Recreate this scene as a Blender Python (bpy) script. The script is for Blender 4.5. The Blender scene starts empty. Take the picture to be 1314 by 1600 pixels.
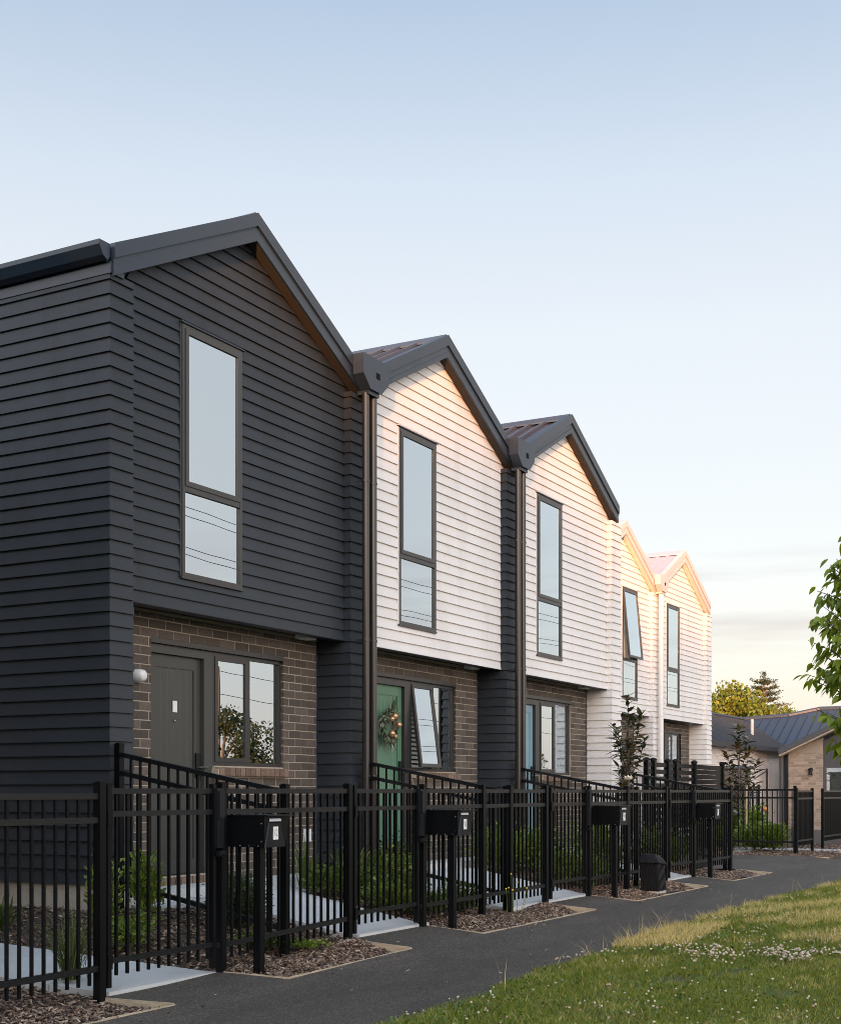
import bpy, bmesh, math, random
import numpy as np
from mathutils import Vector, Matrix, Euler

random.seed(7)
rng = np.random.default_rng(11)
S = bpy.context.scene
COL = S.collection
R = math.radians

# ------------------------------------------------------------------ camera
ALPHA = math.atan(1155 / 2100.0)          # street direction lies this far right of the view axis
CAM_H = 1.33
cam = bpy.data.cameras.new('camera')
cam.sensor_fit = 'HORIZONTAL'
cam.sensor_width = 36
cam.lens = 36 * 2100 / 1314.0
cam.shift_y = 437 / 1314.0
cam.clip_start = 0.05
cam.clip_end = 3000
camo = bpy.data.objects.new('camera', cam)
camo.location = (0, 0, CAM_H)
camo.rotation_euler = (R(90), 0, ALPHA - R(90))
COL.objects.link(camo)
S.camera = camo

# ------------------------------------------------------------------ light
SUN_EL, SUN_PHI = R(4.0), R(24.0)         # low evening sun behind the camera's left shoulder
SUN_DIR = Vector((-math.cos(SUN_PHI) * math.cos(SUN_EL), -math.sin(SUN_PHI) * math.cos(SUN_EL), math.sin(SUN_EL)))
W = bpy.data.worlds.new('World')
S.world = W
W.use_nodes = True
wn, wl = W.node_tree.nodes, W.node_tree.links
wn.clear()
wout = wn.new('ShaderNodeOutputWorld')
bg = wn.new('ShaderNodeBackground')
sky = wn.new('ShaderNodeTexSky')
sky.sky_type = 'NISHITA'
sky.sun_disc = False
sky.sun_elevation = SUN_EL
sky.sun_rotation = math.atan2(SUN_DIR.x, SUN_DIR.y)
sky.altitude = 0
sky.air_density = 1.0
sky.dust_density = 2.0
sky.ozone_density = 2.0
bg.inputs['Strength'].default_value = 0.0525
wl.new(sky.outputs[0], bg.inputs['Color'])
# thin evening haze over the clear sky: pale and warm low down, brighter round to the sunset side
def wmath(op, a, b=None, c=None):
    n = wn.new('ShaderNodeMath'); n.operation = op
    for i, v in enumerate((a, b, c)):
        if v is None: continue
        if isinstance(v, (int, float)): n.inputs[i].default_value = v
        else: wl.new(v, n.inputs[i])
    return n.outputs[0]
CLOUD = .8
wtc = wn.new('ShaderNodeTexCoord')
wsep = wn.new('ShaderNodeSeparateXYZ'); wl.new(wtc.outputs['Generated'], wsep.inputs[0])
wz = wmath('MAXIMUM', wsep.outputs[2], 0.0)
wr_ = wn.new('ShaderNodeValToRGB'); wl.new(wz, wr_.inputs[0])
HAZE = [(0.0, (.84, .71, .67)), (.08, (.77, .66, .65)), (.20, (.735, .64, .59)), (.32, (.71, .645, .60)), (.41, (.60, .59, .59)), (.52, (.375, .42, .49)), (1.0, (.18, .24, .34))]
while len(wr_.color_ramp.elements) < len(HAZE): wr_.color_ramp.elements.new(.5)
for e_, (p_, c_) in zip(wr_.color_ramp.elements, HAZE): e_.position = p_; e_.color = (*c_, 1)
hx, hy = -math.cos(SUN_PHI), -math.sin(SUN_PHI)
wdot = wmath('ADD', wmath('MULTIPLY', wsep.outputs[0], hx), wmath('MULTIPLY', wsep.outputs[1], hy))
whl = wmath('SQRT', wmath('MAXIMUM', wmath('SUBTRACT', 1.0, wmath('MULTIPLY', wsep.outputs[2], wsep.outputs[2])), .0001))
ws = wmath('MULTIPLY_ADD', wmath('DIVIDE', wdot, whl), .5, .5)
wgain = wmath('MULTIPLY_ADD', wmath('POWER', ws, 2.0), 4.6, .86)
# faint streaks of high cloud low in the sky
wmp = wn.new('ShaderNodeMapping'); wmp.inputs['Scale'].default_value = (2.2, 2.2, 26.0); wmp.inputs['Rotation'].default_value = (R(3), R(-2), 0)
wl.new(wtc.outputs['Generated'], wmp.inputs[0])
wno = wn.new('ShaderNodeTexNoise'); wno.inputs['Scale'].default_value = 1.6; wno.inputs['Detail'].default_value = 6; wno.inputs['Roughness'].default_value = .55
wl.new(wmp.outputs[0], wno.inputs['Vector'])
wcl = wn.new('ShaderNodeMapRange'); wcl.inputs[1].default_value = .47; wcl.inputs[2].default_value = .68; wcl.clamp = True
wl.new(wno.outputs['Fac'], wcl.inputs[0])
wband = wmath('MULTIPLY', wmath('SMOOTH_MIN', wmath('MULTIPLY', wmath('MAXIMUM', wmath('SUBTRACT', wz, .085), 0.0), 30.0), 1.0, .1),
              wmath('SMOOTH_MIN', wmath('MULTIPLY', wmath('MAXIMUM', wmath('SUBTRACT', .19, wz), 0.0), 25.0), 1.0, .1))
wcf = wmath('MULTIPLY', wmath('MULTIPLY', wcl.outputs[0], wband), CLOUD)
wmx = wn.new('ShaderNodeMix'); wmx.data_type = 'RGBA'
wl.new(wcf, wmx.inputs[0]); wl.new(wr_.outputs[0], wmx.inputs[6]); wmx.inputs[7].default_value = (.54, .37, .37, 1)
bg2 = wn.new('ShaderNodeBackground')
wl.new(wmx.outputs[2], bg2.inputs['Color'])
wl.new(wmath('MULTIPLY', wgain, .32), bg2.inputs['Strength'])
wadd = wn.new('ShaderNodeAddShader')
wl.new(bg.outputs[0], wadd.inputs[0]); wl.new(bg2.outputs[0], wadd.inputs[1])
wl.new(wadd.outputs[0], wout.inputs[0])

sun = bpy.data.lights.new('sun', 'SUN')
sun.energy = 3.3
sun.angle = R(2.5)
sun.color = (1.0, 0.40, 0.13)
suno = bpy.data.objects.new('sun', sun)
suno.rotation_euler = (-SUN_DIR).to_track_quat('-Z', 'Y').to_euler()
suno.location = SUN_DIR * 60
COL.objects.link(suno)

S.view_settings.view_transform = 'Standard'
S.view_settings.look = 'None'
S.view_settings.gamma = 1
S.view_settings.use_curve_mapping = False
S.view_settings.exposure = 1.8
S.cycles.filter_width = 0.95
S.cycles.max_bounces = 8
S.cycles.transparent_max_bounces = 16

# ------------------------------------------------------------------ materials
def mat(name, col=(.5, .5, .5), rough=.6, metal=0, spec=.5):
    m = bpy.data.materials.new(name)
    m.use_nodes = True
    b = m.node_tree.nodes['Principled BSDF']
    b.inputs['Base Color'].default_value = (*col, 1)
    b.inputs['Roughness'].default_value = rough
    b.inputs['Metallic'].default_value = metal
    b.inputs['Specular IOR Level'].default_value = spec
    return m

def node(m, t, **kw):
    n = m.node_tree.nodes.new(t)
    for k, v in kw.items():
        if k in n.inputs: n.inputs[k].default_value = v
        else: setattr(n, k, v)
    return n

def link(m, a, b): m.node_tree.links.new(a, b)

def bsdf(m): return m.node_tree.nodes['Principled BSDF']

def ramp(m, src, stops):
    r = node(m, 'ShaderNodeValToRGB')
    el = r.color_ramp.elements
    while len(el) < len(stops): el.new(.5)
    for e, (p, c) in zip(el, stops):
        e.position = p; e.color = (*c, 1)
    link(m, src, r.inputs[0])
    return r.outputs[0]

def objcoord(m):
    g = node(m, 'ShaderNodeNewGeometry')
    return g.outputs['Position']

def noise(m, scale, detail=4, rough=.6, vec=None, stretch=None):
    n = node(m, 'ShaderNodeTexNoise')
    n.inputs['Scale'].default_value = scale
    n.inputs['Detail'].default_value = detail
    n.inputs['Roughness'].default_value = rough
    v = vec or objcoord(m)
    if stretch:
        mp = node(m, 'ShaderNodeMapping')
        mp.inputs['Scale'].default_value = stretch
        link(m, v, mp.inputs[0]); v = mp.outputs[0]
    link(m, v, n.inputs['Vector'])
    return n.outputs['Fac']

def bump(m, h, strength=.3, dist=.01):
    b = node(m, 'ShaderNodeBump')
    b.inputs['Strength'].default_value = strength
    b.inputs['Distance'].default_value = dist
    link(m, h, b.inputs['Height'])
    link(m, b.outputs[0], bsdf(m).inputs['Normal'])

def mixc(m, fac, a, b, mode='MIX'):
    n = node(m, 'ShaderNodeMix', data_type='RGBA', blend_type=mode)
    for s, v in ((n.inputs[0], fac), (n.inputs[6], a), (n.inputs[7], b)):
        if isinstance(v, (int, float)): s.default_value = v
        elif isinstance(v, tuple): s.default_value = (*v, 1)
        else: link(m, v, s)
    return n.outputs[2]

def vary(m, lo, hi, source='island'):
    """random brightness per mesh island or per object"""
    if source == 'island':
        r = node(m, 'ShaderNodeNewGeometry').outputs['Random Per Island']
    else:
        r = node(m, 'ShaderNodeObjectInfo').outputs['Random']
    return r

def paint(name, col, rough=.5, var=.12, grain=60, bs=.06, spec=.5, streaks=0):
    m = mat(name, col, rough, 0, spec)
    f = noise(m, 1.7, 5)
    c = ramp(m, f, [(.3, tuple(x * (1 - var) for x in col)), (.7, tuple(min(1, x * (1 + var)) for x in col))])
    o = node(m, 'ShaderNodeObjectInfo').outputs['Random']
    c2 = mixc(m, .5, c, ramp(m, o, [(0, tuple(x * (1 - var) for x in col)), (1, tuple(min(1, x * (1 + var)) for x in col))]))
    if streaks:
        st_ = noise(m, 2.6, 5, .65, None, (1, 1, .16))
        c2 = mixc(m, streaks, c2, mixc(m, 1.0, c2, ramp(m, st_, [(.30, (.70, .68, .65)), (.5, (1, 1, 1)), (.72, (1.12, 1.12, 1.12))]), 'MULTIPLY'))
    link(m, c2, bsdf(m).inputs['Base Color'])
    g = noise(m, grain, 3, .6, None, (1, 1, 1))
    bump(m, g, bs, .004)
    return m

M = {}
M['dark_board'] = paint('dark_weatherboard_paint', (.0195, .0235, .028), .48, .13, 90, .12, spec=.35, streaks=.8)
M['white_board'] = paint('white_weatherboard_paint', (.71, .67, .63), .5, .045, 90, .12, streaks=.28)
M['dark_trim'] = paint('dark_metal_trim', (.0145, .0255, .0415), .36, .10, 40, .05, spec=.45)
M['white_trim'] = paint('white_metal_trim', (.52, .475, .45), .45, .03, 40, .05)
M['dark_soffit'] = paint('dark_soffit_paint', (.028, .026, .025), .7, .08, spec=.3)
M['white_soffit'] = paint('white_soffit_paint', (.70, .68, .65), .7, .04)
M['dark_roof'] = paint('dark_roof_steel', (.036, .040, .054), .26, .10, 20, .03)
M['white_roof'] = paint('pale_roof_steel', (.36, .37, .42), .38, .05, 20, .03)
M['frame'] = paint('bronze_window_frame', (.030, .029, .027), .35, .10, 60, .04)
M['pipe_dark'] = mat('dark_downpipe', (.035, .032, .029), .20, .35)
M['pipe_white'] = mat('white_downpipe', (.72, .68, .63), .35)
M['steel'] = mat('brushed_steel', (.5, .5, .5), .25, 1)
M['black_metal'] = paint('black_fence_metal', (.0035, .0040, .0046), .35, .2, 70, .05, spec=.18)
M['black_rail'] = paint('black_rail_metal', (.0060, .0070, .0082), .34, .2, 70, .05, spec=.42)  # fence metal made lighter and glossier for the light the rails catch
M['black_plastic'] = paint('black_plastic', (.008, .009, .010), .45, .2, 70, .08, spec=.25)
M['white_plastic'] = mat('white_plastic', (.75, .75, .73), .35)
M['ink'] = mat('black_ink', (.006, .006, .006), .8, 0, .1)
M['grey_ink'] = mat('grey_ink', (.32, .32, .31), .6)
M['door_grey'] = paint('grey_green_door_paint', (.045, .046, .039), .4, .06, 40, .05)
M['door_green'] = paint('sage_green_door_paint', (.085, .185, .112), .4, .05, 40, .05)
M['door_blue'] = paint('pale_blue_door_paint', (.20, .33, .38), .4, .05, 40, .05)
M['curtain'] = mat('white_curtain', (.84, .83, .79), .9)
M['interior'] = mat('interior_plaster', (.55, .53, .48), .9)
M['blind'] = mat('white_blind', (.80, .78, .72), .6)
M['gold'] = mat('gold_bauble', (.60, .36, .19), .32, .7)
M['terracotta'] = mat('terracotta', (.35, .12, .05), .8)

# brick: per-object tone and fine speckle
def brick_mat(name, a, b, obj=True):
    m = mat(name, a, .85)
    r = vary(m, 0, 1, 'object' if obj else 'island')
    base = ramp(m, r, [(0, tuple(x * .72 for x in a)), (.5, a), (1, b)])
    sp = noise(m, 160, 4, .7)
    spk = ramp(m, sp, [(.38, (.45, .45, .45)), (.6, (1.15, 1.12, 1.1))])
    link(m, mixc(m, 1.0, base, spk, 'MULTIPLY'), bsdf(m).inputs['Base Color'])
    bump(m, sp, .5, .004)
    return m
M['brick'] = brick_mat('brown_clay_brick', (.108, .086, .069), (.155, .123, .10))
M['brick_j'] = brick_mat('brown_clay_brick_joined', (.108, .086, .069), (.155, .123, .10), False)
M['sill_brick'] = brick_mat('red_brown_sill_brick', (.20, .13, .09), (.26, .18, .13))
M['pale_brick'] = brick_mat('pale_house_brick', (.30, .25, .20), (.37, .31, .25), False)
M['white_brick'] = paint('white_painted_brick', (.74, .68, .64), .8, .05)
m = M['mortar'] = mat('mortar', (.40, .33, .24), .95)
n = noise(m, 120, 4); link(m, ramp(m, n, [(.3, (.31, .255, .19)), (.7, (.44, .37, .28))]), bsdf(m).inputs['Base Color']); bump(m, n, .4, .004)

# concrete
m = M['concrete'] = mat('path_concrete', (.5, .5, .48), .85)
n1 = noise(m, 1.6, 8, .7); n2 = noise(m, 180, 3)
c = ramp(m, n1, [(.3, (.44, .44, .42)), (.7, (.56, .555, .535))])
link(m, mixc(m, .25, c, ramp(m, n2, [(.3, (.36, .355, .335)), (.7, (.66, .645, .61))])), bsdf(m).inputs['Base Color']); bump(m, n2, .25, .003)
m = M['plinth'] = mat('beige_plinth', (.46, .40, .32), .9)
n2 = noise(m, 60, 5); link(m, ramp(m, n2, [(.3, (.40, .34, .27)), (.7, (.52, .46, .37))]), bsdf(m).inputs['Base Color']); bump(m, n2, .2, .004)

# asphalt
m = M['asphalt'] = mat('asphalt', (.05, .05, .05), .82)
big = noise(m, 1.1, 6, .65, None, (1, 2.2, 1)); mid = noise(m, 14, 4); fine = noise(m, 75, 5, .85)
c = ramp(m, big, [(.3, (.033, .0285, .0245)), (.7, (.096, .086, .075))])
c = mixc(m, .5, c, ramp(m, fine, [(.35, (.010, .010, .009)), (.62, (.135, .128, .120))]))
vo = node(m, 'ShaderNodeTexVoronoi'); vo.inputs['Scale'].default_value = 95
link(m, objcoord(m), vo.inputs['Vector'])
sepc = node(m, 'ShaderNodeSeparateColor'); link(m, vo.outputs['Color'], sepc.inputs[0])
stone = ramp(m, sepc.outputs[0], [(.0, (.35, .35, .35)), (.55, (.85, .85, .84)), (.80, (1.25, 1.24, 1.22)), (.97, (2.4, 2.35, 2.25))])
c = mixc(m, .75, c, mixc(m, 1.0, c, stone, 'MULTIPLY'))
streak = noise(m, .55, 4, .6, None, (.35, 3.0, 1))
c = mixc(m, .8, c, mixc(m, 1.0, c, ramp(m, streak, [(.32, (.72, .72, .72)), (.5, (1, 1, 1)), (.7, (1.28, 1.27, 1.25))]), 'MULTIPLY'))
c = mixc(m, .25, c, ramp(m, mid, [(.35, (.032, .032, .032)), (.7, (.068, .066, .065))]))
c = mixc(m, 1.0, c, (1.12, 1.0, .87), 'MULTIPLY')
link(m, c, bsdf(m).inputs['Base Color']); bump(m, fine, 1.0, .006); bsdf(m).inputs['Specular IOR Level'].default_value = .3

# soil under bark, bark chips, timber
m = M['soil'] = mat('garden_soil', (.06, .04, .03), .95)
n = noise(m, 30, 6); link(m, ramp(m, n, [(.3, (.035, .024, .017)), (.7, (.10, .070, .048))]), bsdf(m).inputs['Base Color']); bump(m, n, .8, .02)
m = M['bark'] = mat('bark_chip', (.15, .1, .07), .85)
r = vary(m, 0, 1)
link(m, ramp(m, r, [(0, (.035, .021, .014)), (.3, (.085, .050, .032)), (.6, (.165, .105, .070)), (.85, (.26, .185, .13)), (1, (.44, .35, .27))]), bsdf(m).inputs['Base Color'])
m = M['timber'] = mat('pine_edging', (.42, .29, .15), .8)
n = noise(m, 9, 5, .6, None, (1, 1, 12)); link(m, ramp(m, n, [(.3, (.30, .23, .14)), (.7, (.50, .41, .29))]), bsdf(m).inputs['Base Color']); bump(m, n, .3, .004)
m = M['stake'] = mat('pine_stake', (.50, .36, .22), .8)

# lawn soil and blades
m = M['lawn'] = mat('lawn_base', (.05, .06, .02), .95)
n = noise(m, 2.2, 6); n2 = noise(m, 60, 4)
c = ramp(m, n, [(.35, (.035, .045, .012)), (.55, (.065, .065, .022)), (.75, (.15, .12, .06))])
link(m, mixc(m, .4, c, ramp(m, n2, [(.3, (.02, .03, .008)), (.7, (.09, .09, .04))])), bsdf(m).inputs['Base Color']); bump(m, n2, .8, .02)

def leafmat(name, stops, rough=.5, trans=.25, source='island', spec=.4, back=None):
    m = mat(name, stops[0][1], rough, 0, spec)
    r = vary(m, 0, 1, source)
    c = ramp(m, r, stops)
    n = noise(m, 6, 3)
    c = mixc(m, .5, c, ramp(m, n, [(.3, (.5, .5, .5)), (.7, (1.2, 1.2, 1.2))]), 'MULTIPLY')
    if back:
        g = node(m, 'ShaderNodeNewGeometry').outputs['Backfacing']
        c = mixc(m, g, c, back)
    link(m, c, bsdf(m).inputs['Base Color'])
    if trans:
        t = node(m, 'ShaderNodeBsdfTranslucent')
        link(m, mixc(m, 1.0, c, (1.5, 1.6, .7), 'MULTIPLY'), t.inputs[0])
        mx = node(m, 'ShaderNodeMixShader')
        mx.inputs[0].default_value = trans
        link(m, bsdf(m).outputs[0], mx.inputs[1]); link(m, t.outputs[0], mx.inputs[2])
        out = [x for x in m.node_tree.nodes if x.type == 'OUTPUT_MATERIAL'][0]
        link(m, mx.outputs[0], out.inputs[0])
    return m
M['grass'] = leafmat('grass_blade', [(0, (.072, .106, .006)), (.45, (.140, .182, .010)), (.75, (.210, .225, .018)), (.9, (.30, .26, .07)), (1, (.44, .36, .16))], .6, .3)
M['dry_grass'] = leafmat('dry_grass', [(0, (.31, .25, .07)), (.4, (.58, .44, .17)), (1, (.78, .61, .31))], .7, .25)
M['clover_leaf'] = leafmat('clover_leaf', [(0, (.055, .10, .014)), (1, (.11, .17, .028))], .6, .25)
M['clover_flower'] = leafmat('clover_flower', [(0, (.50, .30, .24)), (.4, (.62, .49, .41)), (1, (.72, .66, .56))], .8, .2)
M['shrub'] = leafmat('shrub_leaf', [(0, (.045, .075, .012)), (.6, (.095, .15, .022)), (1, (.17, .21, .035))], .45, .3)
M['bright_shrub'] = leafmat('bright_shrub_leaf', [(0, (.075, .12, .016)), (.6, (.14, .205, .03)), (1, (.24, .30, .06))], .45, .3)
M['dark_shrub'] = leafmat('dark_shrub_leaf', [(0, (.025, .040, .012)), (.6, (.045, .07, .018)), (1, (.08, .10, .03))], .45, .2)
M['strap'] = leafmat('strap_leaf', [(0, (.05, .08, .014)), (.6, (.11, .16, .034)), (1, (.21, .25, .07))], .4, .25)
M['tuft'] = leafmat('tuft_leaf', [(0, (.050, .070, .014)), (.6, (.10, .135, .030)), (1, (.20, .21, .08))], .45, .25)
M['magnolia'] = leafmat('magnolia_leaf', [(0, (.024, .042, .012)), (.55, (.042, .068, .018)), (.8, (.075, .09, .022)), (1, (.17, .085, .02))], .22, 0, 'object', .6, (.075, .052, .022))
M['young_tree'] = leafmat('street_tree_leaf', [(0, (.105, .150, .012)), (.5, (.165, .225, .020)), (1, (.27, .315, .035))], .4, .45, 'object')
M['young_tree_mass'] = leafmat('street_tree_leaf_mass', [(0, (.105, .150, .012)), (.5, (.165, .225, .020)), (1, (.27, .315, .035))], .4, .45)
M['gold_tree'] = leafmat('yellow_green_foliage', [(0, (.050, .080, .008)), (.5, (.115, .150, .013)), (1, (.19, .215, .018))], .6, .25)
M['conifer'] = leafmat('conifer_foliage', [(0, (.018, .036, .012)), (1, (.045, .065, .020))], .6, .1)
M['far_tree'] = leafmat('dark_tree_foliage', [(0, (.025, .036, .010)), (1, (.06, .075, .02))], .6, .2)
m = M['trunk'] = mat('tree_bark', (.16, .115, .075), .9)
n = noise(m, 25, 5, .6, None, (1, 1, .2)); link(m, ramp(m, n, [(.3, (.09, .062, .04)), (.7, (.22, .165, .115))]), bsdf(m).inputs['Base Color']); bump(m, n, .5, .006)
m = M['twig'] = mat('dark_twig', (.06, .045, .032), .85)
M['petal'] = mat('cream_petal', (.78, .70, .55), .6)
M['yellow_flower'] = mat('yellow_petal', (.75, .52, .03), .6)
M['orange_flower'] = mat('orange_petal', (.62, .22, .05), .6)
M['grey_sage'] = leafmat('wreath_leaf', [(0, (.05, .07, .03)), (.6, (.12, .14, .08)), (1, (.30, .30, .22))], .6, 0)

# glass : part mirror of the sky, part view into the room
def glass(name, f0, tint):
    m = bpy.data.materials.new(name); m.use_nodes = True
    nt = m.node_tree; nt.nodes.clear()
    out = nt.nodes.new('ShaderNodeOutputMaterial')
    tr = nt.nodes.new('ShaderNodeBsdfTransparent'); tr.inputs[0].default_value = (*tint, 1)
    gl = nt.nodes.new('ShaderNodeBsdfGlossy'); gl.inputs['Roughness'].default_value = 0.004
    gl.inputs['Color'].default_value = (.81, .925, 1, 1)
    fr = nt.nodes.new('ShaderNodeFresnel'); fr.inputs[0].default_value = 1.55
    ma = nt.nodes.new('ShaderNodeMath'); ma.operation = 'MULTIPLY_ADD'
    ma.inputs[1].default_value = 2.0; ma.inputs[2].default_value = f0; ma.use_clamp = True
    nz = nt.nodes.new('ShaderNodeTexNoise'); nz.inputs['Scale'].default_value = 1.1; nz.inputs['Detail'].default_value = 1
    ge = nt.nodes.new('ShaderNodeNewGeometry')
    bp = nt.nodes.new('ShaderNodeBump'); bp.inputs['Strength'].default_value = .04; bp.inputs['Distance'].default_value = .02
    nt.links.new(ge.outputs['Position'], nz.inputs['Vector']); nt.links.new(nz.outputs['Fac'], bp.inputs['Height'])
    nt.links.new(bp.outputs[0], gl.inputs['Normal'])
    mx = nt.nodes.new('ShaderNodeMixShader')
    nt.links.new(fr.outputs[0], ma.inputs[0]); nt.links.new(ma.outputs[0], mx.inputs[0])
    nt.links.new(tr.outputs[0], mx.inputs[1]); nt.links.new(gl.outputs[0], mx.inputs[2])
    nt.links.new(mx.outputs[0], out.inputs[0])
    return m
M['glass'] = glass('coated_glass', .43, (.90, .93, .91))

# ------------------------------------------------------------------ object helpers
def tag(o, label=None, cat=None, group=None, kind=None):
    if label: o['label'] = label
    if cat: o['category'] = cat
    if group: o['group'] = group
    if kind: o['kind'] = kind
    return o

def thing(name, label, cat, loc=(0, 0, 0), rotz=0, group=None):
    o = bpy.data.objects.new(name, None)
    o.empty_display_size = .2
    o.location = loc; o.rotation_euler = (0, 0, rotz)
    COL.objects.link(o)
    return tag(o, label, cat, group)

def link_obj(name, me, parent=None, loc=(0, 0, 0), rot=(0, 0, 0), scale=None):
    o = bpy.data.objects.new(name, me)
    o.location = loc; o.rotation_euler = rot
    if scale is not None: o.scale = scale if hasattr(scale, '__len__') else (scale,) * 3
    if parent: o.parent = parent
    COL.objects.link(o)
    return o

class MB:
    """collects shapes and links them as one mesh object"""
    def __init__(s): s.v = []; s.f = []; s.smooth = False
    def add(s, vs, fs):
        k = len(s.v); s.v += [tuple(p) for p in vs]; s.f += [tuple(i + k for i in f) for f in fs]; return s
    def box(s, x0, x1, y0, y1, z0, z1):
        return s.add([(x0, y0, z0), (x1, y0, z0), (x1, y1, z0), (x0, y1, z0), (x0, y0, z1), (x1, y0, z1), (x1, y1, z1), (x0, y1, z1)],
                     [(0, 3, 2, 1), (4, 5, 6, 7), (0, 1, 5, 4), (1, 2, 6, 5), (2, 3, 7, 6), (3, 0, 4, 7)])
    def hexa(s, p):     # 8 points, bottom ring then top ring (same winding as box)
        return s.add(p, [(0, 3, 2, 1), (4, 5, 6, 7), (0, 1, 5, 4), (1, 2, 6, 5), (2, 3, 7, 6), (3, 0, 4, 7)])
    def prism(s, poly, y0, y1):    # polygon of (x, z) pairs extruded along y
        n = len(poly); k = [(x, y0, z) for x, z in poly] + [(x, y1, z) for x, z in poly]
        return s.add(k, [tuple(range(n)), tuple(range(2 * n - 1, n - 1, -1))] + [(i, i + n, (i + 1) % n + n, (i + 1) % n) for i in range(n)])
    def prismx(s, poly, x0, x1):   # polygon of (y, z) pairs extruded along x
        n = len(poly); k = [(x0, y, z) for y, z in poly] + [(x1, y, z) for y, z in poly]
        return s.add(k, [tuple(range(n - 1, -1, -1)), tuple(range(n, 2 * n))] + [((i + 1) % n, (i + 1) % n + n, i + n, i) for i in range(n)])
    def prismz(s, poly, z0, z1):
        n = len(poly); k = [(x, y, z0) for x, y in poly] + [(x, y, z1) for x, y in poly]
        return s.add(k, [tuple(range(n - 1, -1, -1)), tuple(range(n, 2 * n))] + [(i, (i + 1) % n, (i + 1) % n + n, i + n) for i in range(n)])
    def bar(s, a, b, w, h, up=(0, 0, 1)):
        a, b = Vector(a), Vector(b); d = (b - a).normalized(); sd = d.cross(Vector(up)).normalized(); u = sd.cross(d).normalized()
        P = []
        for q in (a, b):
            P.append([q + sd * x * w / 2 + u * y * h / 2 for x, y in ((-1, -1), (1, -1), (1, 1), (-1, 1))])
        return s.add(P[0] + P[1], [(3, 2, 1, 0), (4, 5, 6, 7), (0, 1, 5, 4), (1, 2, 6, 5), (2, 3, 7, 6), (3, 0, 4, 7)])
    def tube(s, pts, rad, n=8, cap=True):
        pts = [Vector(p) for p in pts]
        if not hasattr(rad, '__len__'): rad = [rad] * len(pts)
        rings = []; ref = Vector((.31, .2, .93)).normalized()
        for i, p in enumerate(pts):
            d = (pts[min(i + 1, len(pts) - 1)] - pts[max(i - 1, 0)]).normalized()
            a = d.cross(ref)
            if a.length < .05: a = d.cross(Vector((1, 0, 0)))
            a.normalize(); b = d.cross(a)
            rings.append([p + (a * math.cos(2 * math.pi * j / n) + b * math.sin(2 * math.pi * j / n)) * rad[i] for j in range(n)])
        V = [q for r in rings for q in r]; F = []
        for i in range(len(pts) - 1):
            for j in range(n):
                F.append((i * n + j, (i + 1) * n + j, (i + 1) * n + (j + 1) % n, i * n + (j + 1) % n))
        if cap: F += [tuple(range(n)), tuple(range(len(V) - 1, len(V) - n - 1, -1))]
        return s.add(V, F)
    def ball(s, c, r, seg=10, rings=7, sc=(1, 1, 1)):
        c = Vector(c); V = [c + Vector((0, 0, -r * sc[2]))]; F = []
        for i in range(1, rings):
            t = math.pi * i / rings - math.pi / 2
            for j in range(seg):
                a = 2 * math.pi * j / seg
                V.append(c + Vector((r * sc[0] * math.cos(t) * math.cos(a), r * sc[1] * math.cos(t) * math.sin(a), r * sc[2] * math.sin(t))))
        V.append(c + Vector((0, 0, r * sc[2])))
        for j in range(seg): F.append((0, 1 + (j + 1) % seg, 1 + j))
        for i in range(rings - 2):
            for j in range(seg):
                a = 1 + i * seg; F.append((a + j, a + (j + 1) % seg, a + seg + (j + 1) % seg, a + seg + j))
        L = len(V) - 1; a = 1 + (rings - 2) * seg
        for j in range(seg): F.append((a + j, a + (j + 1) % seg, L))
        return s.add(V, F)
    def mesh(s, name, m, origin=(0, 0, 0), smooth=None):
        me = bpy.data.meshes.new(name)
        ox, oy, oz = origin
        me.from_pydata([(x - ox, y - oy, z - oz) for x, y, z in s.v], [], s.f)
        me.materials.append(m)
        bm = bmesh.new(); bm.from_mesh(me); bmesh.ops.recalc_face_normals(bm, faces=bm.faces); bm.to_mesh(me); bm.free()
        if smooth if smooth is not None else s.smooth:
            me.polygons.foreach_set('use_smooth', [True] * len(me.polygons))
            try: me.set_sharp_from_angle(angle=R(40))
            except Exception: pass
        me.update()
        return me
    def build(s, name, m, parent=None, smooth=None, loc=None):
        """verts are world coordinates; stored relative to the parent chain (parents carry no scale)"""
        o = (0, 0, 0)
        p = parent
        off = Vector((0, 0, 0))
        while p is not None:
            off += Vector(p.location); p = p.parent
        org = Vector(loc) if loc is not None else off
        me = s.mesh(name, m, org, smooth)
        return link_obj(name, me, parent, org - off)

def np_mesh(name, V, F, m, smooth=False):
    """fast mesh from arrays; F is (n,3) or (n,4)"""
    V = np.asarray(V, np.float32); F = np.asarray(F, np.int32)
    me = bpy.data.meshes.new(name)
    me.vertices.add(len(V)); me.vertices.foreach_set('co', V.ravel())
    k = F.shape[1]
    me.loops.add(F.size); me.loops.foreach_set('vertex_index', F.ravel())
    me.polygons.add(len(F)); me.polygons.foreach_set('loop_start', np.arange(0, F.size, k, dtype=np.int32))
    try: me.polygons.foreach_set('loop_total', np.full(len(F), k, np.int32))
    except Exception: pass
    if smooth: me.polygons.foreach_set('use_smooth', np.ones(len(F), bool))
    me.materials.append(m)
    me.update(calc_edges=True); me.validate()
    return me

def struct(name, mb, m, smooth=False):
    o = mb.build(name, m, None, smooth)
    o['kind'] = 'structure'
    return o

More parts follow.
